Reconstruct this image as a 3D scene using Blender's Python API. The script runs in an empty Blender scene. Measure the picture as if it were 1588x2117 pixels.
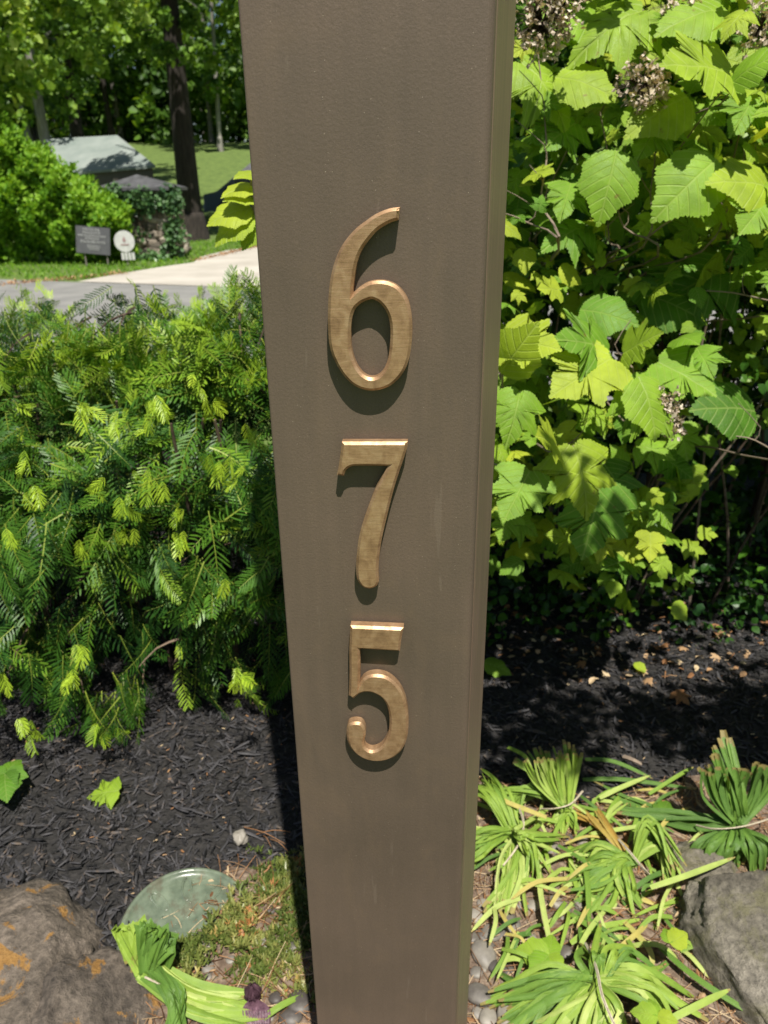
import bpy, math, random
import numpy as np
from mathutils import Vector, Matrix, noise
random.seed(5); RNG = np.random.default_rng(7)
PI = math.pi
S = bpy.context.scene
COL = S.collection

# ------------------------------------------------------------------ camera
FPX = 2117 * 26 / 36
PITCH = math.radians(23.5); ROLL = math.atan2(53, 3522)
F_ = np.array([0, math.cos(PITCH), -math.sin(PITCH)])
R0 = np.array([1., 0, 0]); U0 = np.array([0, math.sin(PITCH), math.cos(PITCH)])
R_ = math.cos(ROLL) * R0 - math.sin(ROLL) * U0
U_ = math.cos(ROLL) * U0 + math.sin(ROLL) * R0
C_ = np.array([0, 0, 1.5])
cam = bpy.data.cameras.new('camera'); co = bpy.data.objects.new('camera', cam); COL.objects.link(co)
cam.lens = 26; cam.sensor_width = 36; cam.sensor_fit = 'AUTO'; cam.clip_start = .05; cam.clip_end = 600
cam.dof.use_dof = True; cam.dof.focus_distance = .78; cam.dof.aperture_fstop = 9.0
co.matrix_world = Matrix([[R_[0], U_[0], -F_[0], C_[0]], [R_[1], U_[1], -F_[1], C_[1]], [R_[2], U_[2], -F_[2], C_[2]], [0, 0, 0, 1]])
S.camera = co
def ray(px, py): return F_ + R_ * (px - 794) / FPX - U_ * (py - 1058.5) / FPX
def G(px, py, z=0.):                       # point at height z seen at a photo pixel
    v = ray(px, py); return C_ + v * (z - 1.5) / v[2]
def YY(px, py, y):
    v = ray(px, py); return C_ + v * y / v[1]

# ------------------------------------------------------------------ light
SUN_EL = math.radians(64); SUN_AZ = math.radians(13.2)      # sun stands behind the camera, a little to the right
SD = Vector((math.sin(SUN_AZ) * math.cos(SUN_EL), -math.cos(SUN_AZ) * math.cos(SUN_EL), math.sin(SUN_EL)))
w = bpy.data.worlds.new('World'); S.world = w; w.use_nodes = True
nt = w.node_tree; bg = nt.nodes['Background']; sky = nt.nodes.new('ShaderNodeTexSky')
sky.sky_type = 'NISHITA'; sky.sun_disc = False; sky.sun_elevation = SUN_EL; sky.sun_rotation = PI - SUN_AZ
nt.links.new(sky.outputs[0], bg.inputs[0]); bg.inputs[1].default_value = .05
sl = bpy.data.lights.new('sun', 'SUN'); sl.energy = 5.0; sl.angle = math.radians(.55); sl.color = (1, .95, .86)
so = bpy.data.objects.new('sun', sl); COL.objects.link(so); so.rotation_euler = SD.to_track_quat('Z', 'Y').to_euler()
S.view_settings.view_transform = 'Standard'; S.view_settings.look = 'None'
S.view_settings.exposure = .45; S.view_settings.gamma = 1
S.cycles.max_bounces = 6; S.cycles.diffuse_bounces = 3; S.cycles.glossy_bounces = 3; S.cycles.transmission_bounces = 4
S.cycles.transparent_max_bounces = 6; S.cycles.caustics_reflective = False; S.cycles.caustics_refractive = False
S.cycles.use_denoising = True

# ------------------------------------------------------------------ helpers
def tag(o, label=None, cat=None, group=None, kind=None):
    if label: o['label'] = label
    if cat: o['category'] = cat
    if group: o['group'] = group
    if kind: o['kind'] = kind
    return o
def empty(name, loc, label, cat, group=None):
    o = bpy.data.objects.new(name, None); COL.objects.link(o); o.location = loc; o.empty_display_size = .1
    return tag(o, label, cat, group)
class Buf:
    """collects geometry for ONE mesh object"""
    def __init__(s): s.v = []; s.q = []; s.t = []; s.tq = []; s.tt = []; s.lc = []; s.n = 0; s.mq = []; s.mt = []
    def add(s, v, q=None, t=None, tint=0.5, lc=None, mat=0):
        v = np.asarray(v, float).reshape(-1, 3)
        s.v.append(v); s.lc.append(np.zeros_like(v) if lc is None else np.asarray(lc, float))
        for f, L, T, M in ((q, s.q, s.tq, s.mq), (t, s.t, s.tt, s.mt)):
            if f is not None and len(f):
                f = np.asarray(f, int); L.append(f + s.n)
                T.append(np.broadcast_to(np.asarray(tint, float), (len(f),)) if np.ndim(tint) == 0 or len(tint) == len(f) else np.full(len(f), .5))
                M.append(np.full(len(f), mat))
        s.n += len(v)
    def inst(s, tpl, mats, locs, tint, mat=0):
        """many copies of a small template (leaf, needle spray, chip); tint is one value per copy"""
        tv, tq, ttr, tl = tpl; N = len(locs); K = len(tv)
        if N == 0: return
        V = np.einsum('nij,kj->nki', mats, tv) + locs[:, None, :]
        off = (np.arange(N) * K)[:, None, None]
        tint = np.asarray(tint, float)
        s.v.append(V.reshape(-1, 3)); s.lc.append(np.tile(tl, (N, 1)))
        for f, L, T, M in ((tq, s.q, s.tq, s.mq), (ttr, s.t, s.tt, s.mt)):
            if f is not None and len(f):
                f = np.asarray(f, int)
                L.append((f[None] + off).reshape(-1, f.shape[1]) + s.n); T.append(np.repeat(tint, len(f))); M.append(np.full(N * len(f), mat))
        s.n += N * K
    def build(s, name, mats, parent=None, smooth=False, loc=None):
        v = np.concatenate(s.v); lc = np.concatenate(s.lc)
        if loc is not None: v = v - np.asarray(loc)
        q = np.concatenate(s.q) if s.q else np.zeros((0, 4), int); t = np.concatenate(s.t) if s.t else np.zeros((0, 3), int)
        me = bpy.data.meshes.new(name); me.vertices.add(len(v)); me.vertices.foreach_set('co', v.ravel())
        nl = len(q) * 4 + len(t) * 3; me.loops.add(nl)
        me.loops.foreach_set('vertex_index', np.concatenate([q.ravel(), t.ravel()]).astype(np.int32))
        me.polygons.add(len(q) + len(t))
        me.polygons.foreach_set('loop_start', np.concatenate([np.arange(len(q)) * 4, len(q) * 4 + np.arange(len(t)) * 3]).astype(np.int32))
        a = me.attributes.new('tint', 'FLOAT', 'FACE')
        a.data.foreach_set('value', np.concatenate([np.concatenate(s.tq) if s.tq else np.zeros(0), np.concatenate(s.tt) if s.tt else np.zeros(0)]).astype(np.float32))
        b = me.attributes.new('lc', 'FLOAT_VECTOR', 'POINT'); b.data.foreach_set('vector', lc.ravel().astype(np.float32))
        mi = np.concatenate([np.concatenate(s.mq) if s.mq else np.zeros(0), np.concatenate(s.mt) if s.mt else np.zeros(0)]).astype(np.int32)
        me.polygons.foreach_set('material_index', mi)
        me.polygons.foreach_set('use_smooth', np.full(len(q) + len(t), smooth))
        me.update(calc_edges=True); me.validate()
        for m in (mats if isinstance(mats, (list, tuple)) else [mats]): me.materials.append(m)
        o = bpy.data.objects.new(name, me); COL.objects.link(o)
        if parent is not None:
            o.parent = parent
            if loc is None: o.location = -Vector(parent.matrix_basis.translation) if parent.parent is None else Vector()
        elif loc is not None: o.location = loc
        return o
# parts built in world coordinates hang under an unrotated empty: their location undoes the empty's own

def frames(d, up=None, roll=None):
    """matrices whose y axis is d and whose z axis is near up"""
    d = d / np.maximum(np.linalg.norm(d, axis=1, keepdims=True), 1e-9)
    if up is None: up = np.tile([0, 0, 1.], (len(d), 1))
    x = np.cross(d, up); n = np.linalg.norm(x, axis=1, keepdims=True)
    x = np.where(n < 1e-4, np.array([1., 0, 0]), x / np.maximum(n, 1e-9))
    z = np.cross(x, d)
    if roll is not None:
        c, s_ = np.cos(roll)[:, None], np.sin(roll)[:, None]; x, z = x * c + z * s_, z * c - x * s_
    return np.stack([x, d, z], axis=2)
def rdir(n):
    v = RNG.normal(size=(n, 3)); return v / np.linalg.norm(v, axis=1, keepdims=True)
def smoothcurve(pts, n=8, closed=False):
    """Catmull-Rom through points; a point with a fourth/third truthy flag is a corner"""
    P = [np.array(p, float) for p in pts]; out = []; m = len(P)
    for i in range(m if closed else m - 1):
        p1, p2 = P[i], P[(i + 1) % m]
        p0 = P[i - 1] if (i > 0 or closed) else p1; p3 = P[(i + 2) % m] if (i + 2 < m or closed) else p2
        for k in range(n):
            t = k / n
            out.append(.5 * ((2 * p1) + (-p0 + p2) * t + (2 * p0 - 5 * p1 + 4 * p2 - p3) * t * t + (-p0 + 3 * p1 - 3 * p2 + p3) * t ** 3))
    if not closed: out.append(P[-1])
    return np.array(out)
def tube(b, pts, r0, r1=None, seg=6, tint=.5, mat=0, sub=4):
    P = smoothcurve(pts, sub) if sub > 1 else np.array(pts, float)
    r1 = r0 if r1 is None else r1; n = len(P); T = np.gradient(P, axis=0)
    M = frames(T, np.tile([.13, .2, .97], (n, 1)))
    a = np.arange(seg) / seg * 2 * PI; rr = np.linspace(r0, r1, n)
    ring = M[:, None, :, 0] * np.cos(a)[None, :, None] + M[:, None, :, 2] * np.sin(a)[None, :, None]
    V = P[:, None] + ring * rr[:, None, None]
    q = []
    for i in range(n - 1):
        for k in range(seg): q.append((i * seg + k, i * seg + (k + 1) % seg, (i + 1) * seg + (k + 1) % seg, (i + 1) * seg + k))
    V = np.vstack([V.reshape(-1, 3), P[0], P[-1]]); t = []
    for k in range(seg): t += [((k + 1) % seg, k, n * seg), ((n - 1) * seg + k, (n - 1) * seg + (k + 1) % seg, n * seg + 1)]
    lc = np.zeros_like(V); lc[:n * seg, 1] = np.repeat(np.linspace(0, 1, n), seg)
    b.add(V, q, t, tint, lc, mat)
def box(b, x0, x1, y0, y1, z0, z1, tint=.5, mat=0, M=None):
    v = np.array([(x, y, z) for z in (z0, z1) for y in (y0, y1) for x in (x0, x1)], float)
    if M is not None: v = v @ np.array(M.to_3x3()).T + np.array(M.translation)
    b.add(v, [(0, 2, 3, 1), (4, 5, 7, 6), (0, 1, 5, 4), (1, 3, 7, 5), (3, 2, 6, 7), (2, 0, 4, 6)], None, tint, None, mat)
def ribbon(b, pts, width, fold=.25, n=10, tint=.5, up=None, taper=(.6, 1, .25), mat=0, wob=0, square=False, twist=0):
    """strap leaf: a folded strip of grass-like leaf along a path"""
    P = smoothcurve(pts, max(2, n // (len(pts) - 1))); m = len(P); T = np.gradient(P, axis=0)
    U = np.tile([0, 0, 1.] if up is None else np.asarray(up, float), (m, 1))
    M = frames(T, U, np.linspace(0, twist, m) + wob * np.sin(np.linspace(0, 5, m)))
    s = np.linspace(0, 1, m)
    wd = width * (taper[0] + (1 - taper[0]) * np.minimum(s * 4, 1)) * np.where(s > .6, 1 - (1 - taper[2]) * ((s - .6) / .4) ** (2.2 if not square else 9), 1) * .5
    X = M[:, :, 0]; Z = M[:, :, 2]; V = []; L = []
    for k, (a, z) in enumerate(((-1, 1), (-.5, .35), (0, 0), (.5, .35), (1, 1))):
        V.append(P + X * (wd * a)[:, None] + Z * (wd * fold * z)[:, None]); L.append(np.stack([np.full(m, a * .5), s, np.zeros(m)], 1))
    V = np.stack(V, 1).reshape(-1, 3); L = np.stack(L, 1).reshape(-1, 3)
    q = [(i * 5 + k, i * 5 + k + 1, (i + 1) * 5 + k + 1, (i + 1) * 5 + k) for i in range(m - 1) for k in range(4)]
    b.add(V, q, None, tint, L, mat)

# ------------------------------------------------------------------ materials
def newmat(name):
    m = bpy.data.materials.new(name); m.use_nodes = True; n = m.node_tree
    return m, n, n.nodes['Principled BSDF'], n.nodes['Material Output']
def nd(n, t, **k):
    x = n.nodes.new(t)
    for a, v in k.items(): setattr(x, a, v)
    return x
def ramp(n, stops, fac=None):
    r = nd(n, 'ShaderNodeValToRGB'); e = r.color_ramp.elements
    while len(e) < len(stops): e.new(.5)
    for i, (p, c) in enumerate(stops): e[i].position = p; e[i].color = (*c, 1)
    if fac is not None: n.links.new(fac, r.inputs[0])
    return r
def ntex(n, scale, detail=4, rough=.55, vec=None, dist=0):
    x = nd(n, 'ShaderNodeTexNoise'); x.inputs['Scale'].default_value = scale; x.inputs['Detail'].default_value = detail
    x.inputs['Roughness'].default_value = rough; x.inputs['Distortion'].default_value = dist
    if vec is not None: n.links.new(vec, x.inputs['Vector'])
    return x
def objco(n, sc=(1, 1, 1)):
    t = nd(n, 'ShaderNodeTexCoord'); mp = nd(n, 'ShaderNodeMapping'); mp.inputs['Scale'].default_value = sc
    n.links.new(t.outputs['Object'], mp.inputs[0]); return mp.outputs[0]
def bump(n, h, bs, strength=.3, dist=.002):
    b = nd(n, 'ShaderNodeBump'); b.inputs['Strength'].default_value = strength; b.inputs['Distance'].default_value = dist
    n.links.new(h, b.inputs['Height']); n.links.new(b.outputs[0], bs.inputs['Normal']); return b
def attr(n, name): a = nd(n, 'ShaderNodeAttribute'); a.attribute_name = name; return a
def math_(n, op, a, b=None, c=None):
    m = nd(n, 'ShaderNodeMath', operation=op)
    for i, x in enumerate((a, b, c)):
        if x is None: continue
        if isinstance(x, (int, float)): m.inputs[i].default_value = x
        else: n.links.new(x, m.inputs[i])
    return m.outputs[0]
def mixc(n, fac, a, b, mode='MIX'):
    m = nd(n, 'ShaderNodeMix', data_type='RGBA', blend_type=mode)
    if isinstance(fac, (int, float)): m.inputs[0].default_value = fac
    else: n.links.new(fac, m.inputs[0])
    for i, x in ((6, a), (7, b)):
        if isinstance(x, tuple): m.inputs[i].default_value = (*x, 1)
        else: n.links.new(x, m.inputs[i])
    return m.outputs[2]
def leafmat(name, stops, transl=.35, rough=.45, spec=.5, veins=0, vscale=7., tr_tint=(1.25, 1.1, .45), nscale=0):
    """leaf: tint attribute picks the leaf's own colour, part of the light passes through the blade"""
    m, n, bs, out = newmat(name)
    col = ramp(n, stops, attr(n, 'tint').outputs['Fac']).outputs[0]
    if nscale:
        nz = ntex(n, nscale, 3, .6, objco(n)); col = mixc(n, .5, col, ramp(n, [(.3, (.45, .5, .4)), (.7, (1.3, 1.25, 1.1))], nz.outputs[0]).outputs[0], 'MULTIPLY')
    if veins:
        sp = nd(n, 'ShaderNodeSeparateXYZ'); n.links.new(attr(n, 'lc').outputs['Vector'], sp.inputs[0])
        ax = math_(n, 'ABSOLUTE', sp.outputs[0])
        if veins == 1:      # netted broad leaf: midrib, side ribs, fine net
            t = math_(n, 'SUBTRACT', sp.outputs[1], math_(n, 'MULTIPLY', ax, .75))
            fr = math_(n, 'ABSOLUTE', math_(n, 'SUBTRACT', math_(n, 'FRACT', math_(n, 'MULTIPLY', t, vscale)), .5))
            side = math_(n, 'SUBTRACT', 1, math_(n, 'MULTIPLY', fr, 9)); side = math_(n, 'MAXIMUM', side, 0)
            mid = math_(n, 'MAXIMUM', math_(n, 'SUBTRACT', 1, math_(n, 'MULTIPLY', ax, 45)), 0)
            vo = nd(n, 'ShaderNodeTexVoronoi', feature='DISTANCE_TO_EDGE'); vo.inputs['Scale'].default_value = 34
            n.links.new(attr(n, 'lc').outputs['Vector'], vo.inputs['Vector'])
            net = math_(n, 'MULTIPLY', math_(n, 'MAXIMUM', math_(n, 'SUBTRACT', 1, math_(n, 'MULTIPLY', vo.outputs['Distance'], 9)), 0), .2)
            v = math_(n, 'MAXIMUM', math_(n, 'MAXIMUM', side, mid), net)
            col = mixc(n, math_(n, 'MULTIPLY', v, .30), col, (.62, .72, .25))
            bump(n, math_(n, 'MULTIPLY', v, -1), bs, .55, .002)
            bl_ = ramp(n, [(.69, (0, 0, 0)), (.72, (1, 1, 1))], ntex(n, 26, 4, .6, objco(n)).outputs[0]).outputs[0]; col = mixc(n, math_(n, 'MULTIPLY', bl_, .6), col, (.22, .13, .04))
        else:               # parallel lines along a strap leaf
            wv = math_(n, 'SINE', math_(n, 'MULTIPLY', sp.outputs[0], 70))
            col = mixc(n, math_(n, 'MULTIPLY_ADD', wv, .13, .13), col, (.42, .55, .16))
            bump(n, wv, bs, .35, .0006)
            br_ = math_(n, 'MULTIPLY', math_(n, 'GREATER_THAN', math_(n, 'ADD', sp.outputs[1], math_(n, 'MULTIPLY', ntex(n, 60, 3, .6, objco(n)).outputs[0], .35)), 1.10), .75); col = mixc(n, br_, col, (.34, .23, .10))
            nz2 = ntex(n, 45, 4, .6, objco(n)); col = mixc(n, .5, col, ramp(n, [(.3, (.7, .75, .7)), (.7, (1.2, 1.15, 1.1))], nz2.outputs[0]).outputs[0], 'MULTIPLY')
    n.links.new(col, bs.inputs['Base Color']); bs.inputs['Roughness'].default_value = rough; bs.inputs['Specular IOR Level'].default_value = spec
    tr = nd(n, 'ShaderNodeBsdfTranslucent'); n.links.new(mixc(n, 1., col, tr_tint, 'MULTIPLY'), tr.inputs[0])
    mx = nd(n, 'ShaderNodeMixShader'); mx.inputs[0].default_value = transl
    n.links.new(bs.outputs[0], mx.inputs[1]); n.links.new(tr.outputs[0], mx.inputs[2]); n.links.new(mx.outputs[0], out.inputs[0])
    return m
def solid(name, stops, scale=8, rough=.7, bstr=.3, bdist=.004, sc=(1, 1, 1), tintmix=True, detail=6, metallic=0, spec=.5):
    m, n, bs, out = newmat(name); nz = ntex(n, scale, detail, .6, objco(n, sc))
    f = nz.outputs[0]
    if tintmix: f = math_(n, 'ADD', f, math_(n, 'MULTIPLY_ADD', attr(n, 'tint').outputs['Fac'], .8, -.4))
    n.links.new(ramp(n, stops, f).outputs[0], bs.inputs['Base Color'])
    bs.inputs['Roughness'].default_value = rough; bs.inputs['Metallic'].default_value = metallic; bs.inputs['Specular IOR Level'].default_value = spec
    if bstr: bump(n, nz.outputs[0], bs, bstr, bdist)
    return m

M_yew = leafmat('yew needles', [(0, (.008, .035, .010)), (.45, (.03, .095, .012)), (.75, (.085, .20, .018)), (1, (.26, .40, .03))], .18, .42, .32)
M_ystem = leafmat('yew green stem', [(0, (.10, .16, .02)), (1, (.30, .36, .05))], .05, .5, .4)
M_tip = leafmat('yew new growth', [(0, (.18, .33, .02)), (1, (.5, .68, .05))], .3, .4, .4)
M_bark = solid('twig bark', [(.3, (.05, .032, .02)), (.7, (.17, .12, .08))], 60, .85, .4, .002)
M_twig = solid('pale twig bark', [(.3, (.07, .045, .03)), (.7, (.26, .20, .15))], 80, .8, .3, .001)
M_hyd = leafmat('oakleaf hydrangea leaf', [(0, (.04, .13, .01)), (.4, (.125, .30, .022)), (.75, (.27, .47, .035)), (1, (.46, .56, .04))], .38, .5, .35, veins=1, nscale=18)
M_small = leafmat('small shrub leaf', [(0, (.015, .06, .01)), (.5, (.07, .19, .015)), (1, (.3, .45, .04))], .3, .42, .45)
M_tree = leafmat('tree leaf', [(0, (.03, .08, .012)), (.5, (.095, .20, .022)), (.85, (.24, .40, .04)), (1, (.42, .56, .12))], .35, .5, .4)
M_shrub = leafmat('bright shrub leaf', [(0, (.035, .11, .012)), (.5, (.14, .32, .02)), (1, (.3, .5, .04))], .35, .5, .35)
M_ivy = leafmat('ivy leaf', [(0, (.02, .07, .02)), (1, (.14, .27, .09))], .15, .4, .6)
M_strap = leafmat('daffodil leaf', [(0, (.03, .11, .025)), (.4, (.11, .24, .03)), (.75, (.28, .42, .05)), (.93, (.52, .60, .2)), (1, (.5, .27, .06))], .22, .45, .35, veins=2)
M_tan = leafmat('dry leaf', [(0, (.12, .05, .02)), (.5, (.35, .18, .08)), (1, (.6, .48, .3))], .15, .7, .25)
M_sedum = leafmat('stonecrop', [(0, (.035, .06, .012)), (.5, (.12, .165, .035)), (.85, (.30, .30, .09)), (.95, (.42, .36, .12)), (1, (.45, .2, .07))], .2, .4, .4)
M_chip = solid('black wood chip', [(.2, (.007, .007, .0075)), (.78, (.058, .056, .06)), (.93, (.10, .075, .055))], 60, .6, .4, .001, spec=.3)
M_twine = solid('raffia twine', [(.3, (.3, .24, .15)), (.7, (.62, .55, .42))], 150, .8, .3, .001)
M_petal = leafmat('dry floret', [(0, (.25, .16, .11)), (1, (.8, .7, .58))], .2, .7, .2)

# post paint: brown-grey powder coat with tiny pits and specks
def postmat():
    m, n, bs, out = newmat('brown metal coating'); oc = objco(n)
    a = ntex(n, 5, 4, .5, oc); f = ntex(n, 900, 2, .6, oc); st = ntex(n, 9, 5, .6, objco(n, (8, 8, .6)))
    base = ramp(n, [(.3, (.114, .087, .063)), (.5, (.132, .100, .073)), (.7, (.149, .110, .081))], a.outputs[0]).outputs[0]
    base = mixc(n, .55, base, ramp(n, [(.35, (.92, .925, .92)), (.65, (1.07, 1.06, 1.05))], st.outputs[0]).outputs[0], 'MULTIPLY')
    base = mixc(n, .8, base, ramp(n, [(.3, (.86, .86, .86)), (.7, (1.14, 1.13, 1.12))], f.outputs[0]).outputs[0], 'MULTIPLY')
    vo = nd(n, 'ShaderNodeTexVoronoi'); vo.inputs['Scale'].default_value = 330; n.links.new(oc, vo.inputs['Vector'])
    rsel = nd(n, 'ShaderNodeSeparateColor'); n.links.new(vo.outputs['Color'], rsel.inputs[0])
    sp = math_(n, 'MULTIPLY', math_(n, 'LESS_THAN', vo.outputs['Distance'], math_(n, 'MULTIPLY', rsel.outputs[1], .17)), math_(n, 'GREATER_THAN', math_(n, 'ADD', rsel.outputs[0], math_(n, 'MULTIPLY', ntex(n, 11, 3, .6, oc).outputs[0], .35)), 1.10))
    base = mixc(n, math_(n, 'MULTIPLY', sp, .55), base, (.42, .35, .26))
    sm = ramp(n, [(.52, (0, 0, 0)), (.72, (1, 1, 1))], ntex(n, 14, 8, .7, objco(n, (1, 1, .45)), 1.2).outputs[0]).outputs[0]
    base = mixc(n, math_(n, 'MULTIPLY', sm, .28), base, (.19, .135, .085))
    sc_ = ramp(n, [(.70, (0, 0, 0)), (.73, (1, 1, 1))], ntex(n, 60, 3, .5, objco(n, (1, 1, .12)), .3).outputs[0]).outputs[0]
    base = mixc(n, math_(n, 'MULTIPLY', sc_, .18), base, (.26, .21, .16))
    n.links.new(base, bs.inputs['Base Color']); bs.inputs['Roughness'].default_value = .5; bs.inputs['Specular IOR Level'].default_value = .45
    bs.inputs['Metallic'].default_value = .15
    h = math_(n, 'ADD', ntex(n, 330, 3, .65, oc).outputs[0], math_(n, 'MULTIPLY', sp, .8)); bump(n, h, bs, .42, .0007)
    return m
M_post = postmat()
def sidemat():  # streaks and faint green patches put reflected greenery into the side's colour
    m, n, bs, out = newmat('side coating with painted reflections'); oc = objco(n); st = ntex(n, 120, 5, .7, objco(n, (1, 1, .03))); lo = ntex(n, 7, 4, .6, objco(n, (1, 1, .5)))
    c = ramp(n, [(.3, (.155, .112, .08)), (.5, (.19, .134, .096)), (.7, (.235, .165, .12))], st.outputs[0]).outputs[0]
    c = mixc(n, .5, c, ramp(n, [(.35, (.75, .85, .7)), (.65, (1.15, 1.1, 1.1))], lo.outputs[0]).outputs[0], 'MULTIPLY')
    n.links.new(c, bs.inputs['Base Color']); bs.inputs['Roughness'].default_value = .5; bump(n, st.outputs[0], bs, .4, .0006); return m
M_side = sidemat()
def bronzemat():
    m, n, bs, out = newmat('brushed bronze')
    br = ntex(n, 40, 5, .7, objco(n, (1, 12, 1))); bl = ntex(n, 90, 4, .6, objco(n, (1, .8, 1)), .5)
    pat = ramp(n, [(.3, (.33, .20, .105)), (.48, (.46, .285, .155)), (.7, (.58, .385, .225))], bl.outputs[0]).outputs[0]
    pat = mixc(n, .7, pat, ramp(n, [(.3, (.8, .8, .8)), (.7, (1.15, 1.15, 1.15))], br.outputs[0]).outputs[0], 'MULTIPLY')
    n.links.new(pat, bs.inputs['Base Color']); bs.inputs['Metallic'].default_value = .6
    n.links.new(ramp(n, [(.3, (.5,) * 3), (.7, (.42,) * 3)], bl.outputs[0]).outputs[0], bs.inputs['Roughness'])
    bump(n, br.outputs[0], bs, .5, .0006); return m
M_bronze = bronzemat()

# ------------------------------------------------------------------ ground
def hz(x, y):
    x = np.asarray(x, float); y = np.asarray(y, float)
    z = np.where(y > 27, (y - 27) * .15, 0.); z = np.where(y > 62, 5.25 + (y - 62) * .04, z)
    return z + np.where(y > 30, .25 * np.sin(x * .13) * np.minimum((y - 30) / 10, 1), 0)
def sheet(name, xs, ys, zf, mat):
    X, Y = np.meshgrid(xs, ys); Z = zf(X, Y); nx, ny = len(xs), len(ys); b = Buf()
    i = np.arange(ny - 1)[:, None] * nx + np.arange(nx - 1)[None]; i = i.ravel()
    b.add(np.stack([X, Y, Z], -1).reshape(-1, 3), np.stack([i, i + 1, i + nx + 1, i + nx], 1))
    return b.build(name, mat, None, True)
M_lawn = solid('lawn', [(.3, (.06, .10, .018)), (.6, (.12, .18, .035)), (.8, (.19, .24, .06))], 3, .9, .5, .02, tintmix=False)
g = sheet('ground', np.linspace(-90, 90, 61), np.concatenate([np.linspace(-40, 24, 17), np.linspace(27, 160, 60)]), lambda x, y: hz(x, y) - .02, M_lawn); tag(g, kind='structure')
M_soil = solid('dark mulch bed', [(.3, (.006, .0055, .005)), (.7, (.035, .032, .03))], 55, .8, 1., .012, tintmix=False)
def bedz(x, y):
    return .004 + .012 * np.sin(x * 5.1 + 1) * np.sin(y * 4.3) + .006 * np.sin(x * 17 + y * 11) + .018
bed = sheet('mulch_bed', np.linspace(-3.4, 3.6, 141), np.linspace(-.6, 4.4, 101), bedz, M_soil); tag(bed, kind='structure')
def polysheet(name, pts, mat, z):
    me = bpy.data.meshes.new(name); me.from_pydata([(p[0], p[1], z) for p in pts], [], [tuple(range(len(pts)))]); me.materials.append(mat)
    o = bpy.data.objects.new(name, me); COL.objects.link(o); return tag(o, kind='structure')
M_asph = solid('road asphalt', [(.3, (.17, .17, .165)), (.7, (.27, .265, .25))], 1.5, .9, .2, .004, tintmix=False, detail=10)
M_conc = solid('driveway concrete', [(.3, (.36, .33, .28)), (.7, (.56, .52, .46))], .6, .9, .2, .004, tintmix=False, detail=8)
e0 = G(540, 597); e1 = G(90, 581)
dvec = (e1 - e0); dvec /= np.linalg.norm(dvec)
ea = e0 - dvec * 60; eb = e0 + dvec * 70
polysheet('road', [(ea[0], ea[1] - 6.), (ea[0], ea[1]), (eb[0], eb[1]), (eb[0], eb[1] - 6.)], M_asph, .004)
dp = [e0 - dvec * 6 + np.array([0, .03, 0])] + [e0 + np.array([0, .03, 0]), G(160, 583) + [0, .03, 0]] + [G(*p) for p in ((250, 566), (330, 553), (400, 543), (420, 530), (470, 518), (560, 507), (700, 487))] + [np.array([6., 40, 0])]
dp[-1] = G(800, 497)
polysheet('driveway', dp, M_conc, .008)

# ------------------------------------------------------------------ post with numerals
PHI = math.radians(4)
tn = np.array([math.cos(PHI), -math.sin(PHI), 0]); nn = np.array([-math.sin(PHI), -math.cos(PHI), 0])
FL = np.array([-.118, .75, 0])
def faceuv(px, py, off):
    """photo pixel -> (u along the face, height) on the plane off in front of the post's face"""
    v = ray(px, py); P0 = FL + nn * off; t = np.dot(P0 - C_, nn) / np.dot(v, nn); P = C_ + v * t
    return np.dot(P - P0, tn), P[2]
uR = faceuv(1020 - 80 * .5, 1058, 0)[0]
FR = FL + tn * (uR + .0015)
W_FR = FR.copy()
vR = ray(1068 - 103 * .5, 1058.5); BR = C_ + vR * .86 / vR[1]; BR[2] = 0
BL = np.array([-.108, .87, 0])
prof = []
for (p, a, c, r) in ((FL, BL, FR, .003), (FR, FL, BR, .0085), (BR, FR, BL, .003), (BL, BR, FL, .003)):
    p = p[:2]; a = a[:2]; c = c[:2]
    da = (a - p) / np.linalg.norm(a - p); dc = (c - p) / np.linalg.norm(c - p)
    for k in range(9):
        t = k / 8; A = p + da * r; Bq = p + dc * r
        prof.append((1 - t) ** 2 * A + 2 * t * (1 - t) * p + t * t * Bq)
prof = np.array(prof)
sd_dir = (BR - FR)[:2] / np.linalg.norm((BR - FR)[:2]); sd_n = np.array([sd_dir[1], -sd_dir[0]])
# a shallow seam runs down the side just behind the rounded corner
i_ = 17; seam = [FR[:2] + sd_dir * .0095, FR[:2] + sd_dir * .0105 - sd_n * .0022, FR[:2] + sd_dir * .0125 - sd_n * .0022, FR[:2] + sd_dir * .0135 - sd_n * .0012]
prof = np.vstack([prof[:18], seam, prof[18:]]); m_ = len(prof)
HP = 2.75
post = empty('address_post', (0, .8, 0), 'tall brown metal post carrying the bronze house number 675', 'post')
b = Buf(); zs = np.linspace(-.02, HP, 12)
V = np.concatenate([np.column_stack([prof, np.full(m_, z)]) for z in zs])
q = [(i * m_ + k, i * m_ + (k + 1) % m_, (i + 1) * m_ + (k + 1) % m_, (i + 1) * m_ + k) for i in range(len(zs) - 1) for k in range(m_)]
b.add(V, q)
cc = prof.mean(0); V2 = np.vstack([np.column_stack([prof, np.full(m_, HP)]), [*cc, HP + .012]])
b.add(V2, None, [(k, (k + 1) % m_, m_) for k in range(m_)])
body = b.build('post_shaft', M_post, post, False)
L_ = np.linalg.norm((BR - FR)[:2]); pa = FR[:2] + sd_dir * .0137 - sd_n * .001; pb_ = FR[:2] + sd_dir * (L_ - .003) - sd_n * .001
b = Buf(); q4 = [pa, pb_, pb_ + sd_n * .0012, pa + sd_n * .0012]
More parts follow.
